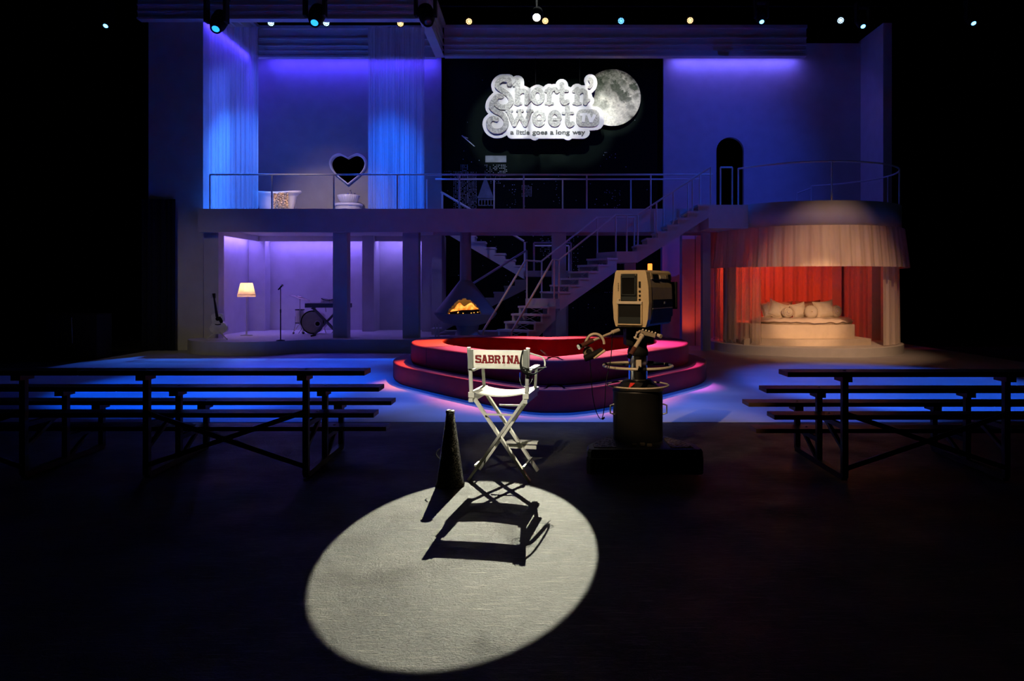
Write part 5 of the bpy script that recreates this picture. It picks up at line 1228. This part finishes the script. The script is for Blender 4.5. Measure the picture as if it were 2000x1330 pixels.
# camera body: local frame, lens along +y
phi = R(-30)
tv = thing('television_camera', 'vintage tan studio television camera with hooded lens and amber light', 'television camera', (.945, 6.78, 1.265), phi)
prof = [(-.135, 0.0), (.135, 0.0), (.152, .06), (.162, .20), (.158, .33), (.138, .455), (.125, .47), (-.125, .47), (-.138, .455), (-.158, .33), (-.162, .20), (-.152, .06)]
def shell(y0, y1, k0, k1, m, name, par, zc=.22):
    n = len(prof); vs_ = [(x*k0, y0, zc+(z-zc)*k0) for x, z in prof]+[(x*k1, y1, zc+(z-zc)*k1) for x, z in prof]
    return MB().add(vs_, [list(range(n)), list(range(n,2*n))[::-1]]+[((i+1) % n,i,n+i,n+(i+1) % n) for i in range(n)]).build(name, m, par, False)
bodyc = shell(-.25, .27, 1.0, .97, M['brown_panel'], 'body', tv)
n = len(prof); rings = [(1.0, -.245), (1.03, -.25), (1.03, -.295), (1.0, -.315), (.82, -.318), (.78, -.30)]
shell(-.315, -.245, 1.02, 1.02, M['tan'], 'rear_housing', tv)
shell(-.245, -.225, 1.0, .99, M['teal_panel'], 'gasket', tv)
# tan top cover
MB().add([(x, y, z) for y in (-.25, .275) for x, z in ((-.148, .42), (-.139, .458), (-.125, .476), (.125, .476), (.139, .458), (.148, .42))], [(0,1,7,6),(1,2,8,7),(2,3,9,8),(3,4,10,9),(4,5,11,10),(6,7,8,9,10,11)]).build('top_cover', M['tan'], tv, False)
yb_ = -.316
vf = MB().bbox(-.088, .062, yb_-.012, yb_+.01, .215, .445, .006).build('viewfinder_bezel', M['teal_panel'], tv, False)
MB().bbox(-.070, .048, yb_-.018, yb_-.010, .268, .415, .004).build('viewfinder_screen', M['screen'], vf, False)
MB().box(-.079, -.068, yb_-.026, yb_-.012, .262, .42).box(.046, .057, yb_-.026, yb_-.012, .262, .42).box(-.079, .057, yb_-.026, yb_-.012, .262, .272).box(-.079, .057, yb_-.026, yb_-.012, .41, .42).build('screen_frame', M['teal_panel'], vf, False)
for x in (-.078, .050): MB().sphere((x, yb_-.016, .433), .008).build('screw', M['chrome'], vf, False)
lp = MB().bbox(-.118, .112, yb_-.030, yb_+.01, .188, .212, .005).build('lower_panel_lip', M['cream'], tv, False)
MB().box(-.105, .100, yb_-.010, yb_+.01, .075, .188).build('control_recess', M['matte_black'], lp, False)
MB().bbox(-.108, .103, yb_-.020, yb_+.01, .022, .078, .004).build('lower_panel', M['teal_panel'], lp, False)
MB().box(-.116, -.106, yb_-.024, yb_, .018, .19).box(.101, .111, yb_-.024, yb_, .018, .19).box(-.116, .111, yb_-.024, yb_, .012, .022).build('panel_frame', M['tan'], lp, False)
mb = MB()
for z in (.36, .345, .33, .315, .30): mb.box(-.112, -.107, yb_-.010, yb_-.004, z, z+.006)
for z in (.33, .29, .255, .22): mb.bbox(.078, .094, yb_-.012, yb_-.002, z, z+(.05 if z > .3 else .014), .002)
mb.build('switches', M['matte_black'], tv, False)
MB().bbox(-.112, -.094, yb_-.030, yb_-.004, .203, .232, .003).build('latch', M['cream'], tv, False)
# side details on the +x side
xs = .1625
def sidebox(y0, y1, z0, z1, m, name, t0=.006, par=tv):
    def xat(z):
        for (xa, za), (xb, zb) in zip(prof[1:6], prof[2:7]):
            if za <= z <= zb: return xa+(xb-xa)*(z-za)/(zb-za)
        return .15
    vs_ = [(xat(z)*.985-.01, y, z) for y in (y0, y1) for z in (z0, z1)]+[(xat(z)*.995+t0, y, z) for y in (y0, y1) for z in (z0, z1)]
    return MB().add(vs_, [(0,1,3,2),(4,6,7,5),(0,4,5,1),(2,3,7,6),(1,5,7,3),(0,2,6,4)]).build(name, m, par, False)
sidebox(-.22, .262, .155, .225, M['matte_black'], 'side_band')
lw_ = sidebox(-.22, .262, .02, .145, M['teal_panel'], 'lower_side_panel')
sidebox(-.22, .262, .146, .152, M['tan'], 'side_trim')
sidebox(.04, .075, .185, .205, M['steel'], 'side_catch', .009)
sidebox(-.22, .265, .40, .455, M['tan'], 'upper_side_panel')
sidebox(-.02, .10, .405, .435, M['cream'], 'side_window', .010); sidebox(.115, .16, .405, .435, M['brown_panel'], 'side_window_dark', .010)
mb = []
for k in range(4):
    sidebox(-.19, -.06, .395+k*.014, .401+k*.014, M['matte_black'], 'vent_slot', .009); sidebox(.18, .25, .395+k*.014, .401+k*.014, M['matte_black'], 'vent_slot', .009)
tl = MB().lathe([(.030, .476), (.030, .482)], (.03, .05, 0), 20).build('tally_base', M['cream'], tv, False)
MB().lathe([(.020, .482), (.020, .535), (.016, .54), (0, .54)], (.03, .05, 0), 20).build('tally_light', M['tally'], tl, False)
lh = MB().bbox(-.10, .12, .27, .40, .06, .36, .02).build('lens_hood', M['teal_panel'], tv, False)
MB().bbox(-.13, .15, .40, .43, .13, .38, .006).build('matte_box', M['matte_black'], lh, False)
MB().tube((0, .30, .2), (0, .46, .2), .07, n=24).build('lens', M['matte_black'], lh, False)
# headset hanging on the left handle
hs = thing('headset', 'black headset with mic hanging from the left pan handle', 'headset', hp(1165, 675, 6.36))
MB().path([Vector(hp(1150+18*math.cos(a)+12, 672-20*math.sin(a), 6.36)) for a in [R(200-200*k/16) for k in range(17)]], .011, 8).build('headband', M['cream'], hs)
MB().path([Vector(hp(1150+18*math.cos(a)+12, 672-20*math.sin(a), 6.38)) for a in [R(190-150*k/16) for k in range(17)]], .014, 8).build('headband_pad', M['matte_black'], hs)
c = Vector(hp(1149, 687, 6.34)); MB().path([c+Vector((.032*math.cos(2*PI*k/20), .02*math.cos(2*PI*k/20), .032*math.sin(2*PI*k/20))) for k in range(20)], .014, 8, True).build('ear_cushion', M['brown_panel'], hs)
MB().tube(c+Vector((.01, .03, 0)), c+Vector((0, -.01, 0)), .026).build('ear_cup', M['matte_black'], hs)
MB().path([hp(1142, 700, 6.32), hp(1160, 693, 6.30), hp(1178, 683, 6.30)], [.028, .030, .022], 10).build('second_ear_cup', M['matte_black'], hs)
MB().path([hp(1160, 700, 6.27), hp(1182, 684, 6.27)], [.008, .012], 8).build('ear_trim', M['tan'], hs)
MB().path(sm3([hp(1152, 700, 6.32), hp(1155, 740, 6.36), hp(1158, 775, 6.4), hp(1165, 805, 6.42), hp(1175, 818, 6.42), hp(1181, 790, 6.42), hp(1184, 745, 6.44), hp(1193, 700, 6.5), hp(1196, 650, 6.52)]), .0035, 6).build('cable', M['matte_black'], hs)
MB().path([hp(1176, 819, 6.42), hp(1181, 815, 6.42)], .008, 8).build('cable_plug', M['chrome'], hs)

# ------------------------------------------------------------------ lights overhead
for (yy, z, x0, x1, lab) in ((21.95, 9.62, -14.2, 14.2, 'black lighting pipe carrying the small lamps over the set'), (15.1, 8.05, -8.5, 9.5, 'black lighting pipe carrying the moving heads')):
    tag(MB().tube((x0, yy, z), (x1, yy, z), .03).build('hanging_pipe', M['matte_black']), lab, 'pipe')
def par(u, v, m, lab, y=21.8, big=.062):
    x, z = SX(u, y), SZ(v, y)
    t = thing('par_spotlight', lab, 'stage light', (x, y, z), 0, 'small stage lamps along the top of the set')
    tgt = Vector((0, 0, EYE+1)); d = (tgt-Vector((x, y, z))).normalized(); d = Vector((d.x*.6, d.y, d.z-.25)).normalized()
    mx = Matrix.Translation((x, y, z)) @ d.to_track_quat('-Z', 'Y').to_matrix().to_4x4()
    MB().lathe([(.0, .22), (.07, .22), (.105, .16), (.11, .0), (.10, 0), (.095, .02), (0, .02)], n=28, mx=mx).build('can', M['matte_black'], t)
    MB().path([mx @ Vector((-.125, 0, .08)), Vector((x-.125, y+.10, z+.24)), Vector((x+.125, y+.10, z+.24)), mx @ Vector((.125, 0, .08))], .010).tube((x, y+.12, z+.23), (x, 21.95, 9.6), .012).build('yoke', M['matte_black'], t)
    mb = MB()
    for rad, cnt in ((0, 1), (.035, 6), (.072, 11)):
        for k in range(cnt):
            a = 2*PI*k/cnt+.2; c_ = (rad*math.cos(a), rad*math.sin(a), .012); mb.sphere(c_, .0125, 1, 1, .5, 8, 6, mx)
    mb.build('led_lens', m, t)
    return t
pl_ = [(529, 45, 'ledwb', 'ice blue LED lamp seen under the top left beam'), (637, 45, 'ledwb', 'ice blue LED lamp just right of the middle moving head'),
       (782, 46, 'ledw', 'warm LED lamp glowing through the right curtain top'), (916, 42, 'ledw', 'amber LED lamp above the left end of the skyline header'),
       (1065, 41, 'ledw', 'amber LED lamp just right of the bright white spotlight'), (1213, 41, 'ledb', 'blue LED lamp above the skyline near the moon'),
       (1348, 40, 'ledw', 'amber LED lamp above the start of the blue right wall'), (1642, 40, 'ledwb', 'ice blue LED lamp right of the header beam end')]
for u, v, m_, lab in pl_: par(u, v, M[m_], lab)
def mhead(u, v, y, s_, lensm, lab, yaw=0, group='moving head lights'):
    x, z = SX(u, y), SZ(v, y)
    t = thing('moving_head_spotlight', lab, 'stage light', (x, y, z), 0, group)
    d = Vector((math.sin(R(yaw))*.5, -.62, -.76)).normalized(); mx = Matrix.Translation((x, y, z)) @ d.to_track_quat('-Z', 'Y').to_matrix().to_4x4() @ Matrix.Scale(s_, 4)
    h = MB().lathe([(0, .52), (.10, .52), (.15, .46), (.165, .30), (.15, .14), (.115, .04), (.105, 0), (.075, 0), (.07, .02), (0, .02)], n=32, mx=mx).build('head', M['matte_black'], t)
    MB().lathe([(0, -.004), (.05, -.002), (.072, .012)], n=24, mx=mx).build('lens', lensm, t)
    c_ = mx @ Vector((0, 0, .26))
    for sx in (-1, 1): MB().bbox(c_.x+sx*.19*s_-.03*s_, c_.x+sx*.19*s_+.03*s_, y-.1*s_+.05, y+.09*s_+.05, c_.z-.06*s_, c_.z+.42*s_, .012).build('yoke_arm', M['matte_black'], t)
    MB().bbox(c_.x-.22*s_, c_.x+.22*s_, y-.14*s_+.05, y+.16*s_+.05, c_.z+.40*s_, c_.z+.58*s_, .02).tube((c_.x, y+.1, c_.z+.55*s_), (c_.x, y+.1, c_.z+.95*s_), .02).build('base', M['matte_black'], t)
    return t
M['dead_lens'] = mat('dark_glass_lens', (.05, .07, .08), .1, coat=.6)
mhead(421, 57, 15.0, 1.0, M['lensb'], 'large black moving head with blue lens over the left curtain')
mhead(614, 45, 15.0, 1.0, M['lensb'], 'large black moving head with blue lens over the bathroom')
mhead(836, 44, 15.0, 1.0, M['dead_lens'], 'large black moving head with unlit lens over the right curtain', 25)
for u, v, lab in ((206, 51, 'small moving head with blue lens alone in the dark at far left'), (1488, 43, 'small moving head with blue lens over the right part of the header'),
                  (1686, 52, 'small moving head with blue lens near the right wall top'), (1902, 46, 'small moving head with blue lens alone in the dark at far right')):
    mhead(u, v, 20.3, .85, M['ledb'], lab, 0, 'small moving heads along the rear pipe')
ks = thing('profile_spotlight', 'brilliant white spotlight above the middle of the skyline header', 'stage light', KEY)
d = (Vector((-.45, 4.9, 0))-Vector(KEY)).normalized(); mx = Matrix.Translation(KEY) @ d.to_track_quat('-Z', 'Y').to_matrix().to_4x4()
MB().lathe([(0, .55), (.12, .55), (.14, .3), (.11, .06), (.10, -.06), (.09, -.06), (.085, 0)], n=28, mx=mx).build('housing', M['matte_black'], ks)
MB().lathe([(0, .0), (.082, 0)], n=28, mx=mx, smooth=False).build('lens', M['lensw'], ks)
MB().tube((KEY[0], KEY[1]+.25, KEY[2]+.2), (KEY[0], KEY[1]+.25, 11.3), .025).build('hanger', M['matte_black'], ks)
bpy.context.view_layer.update()
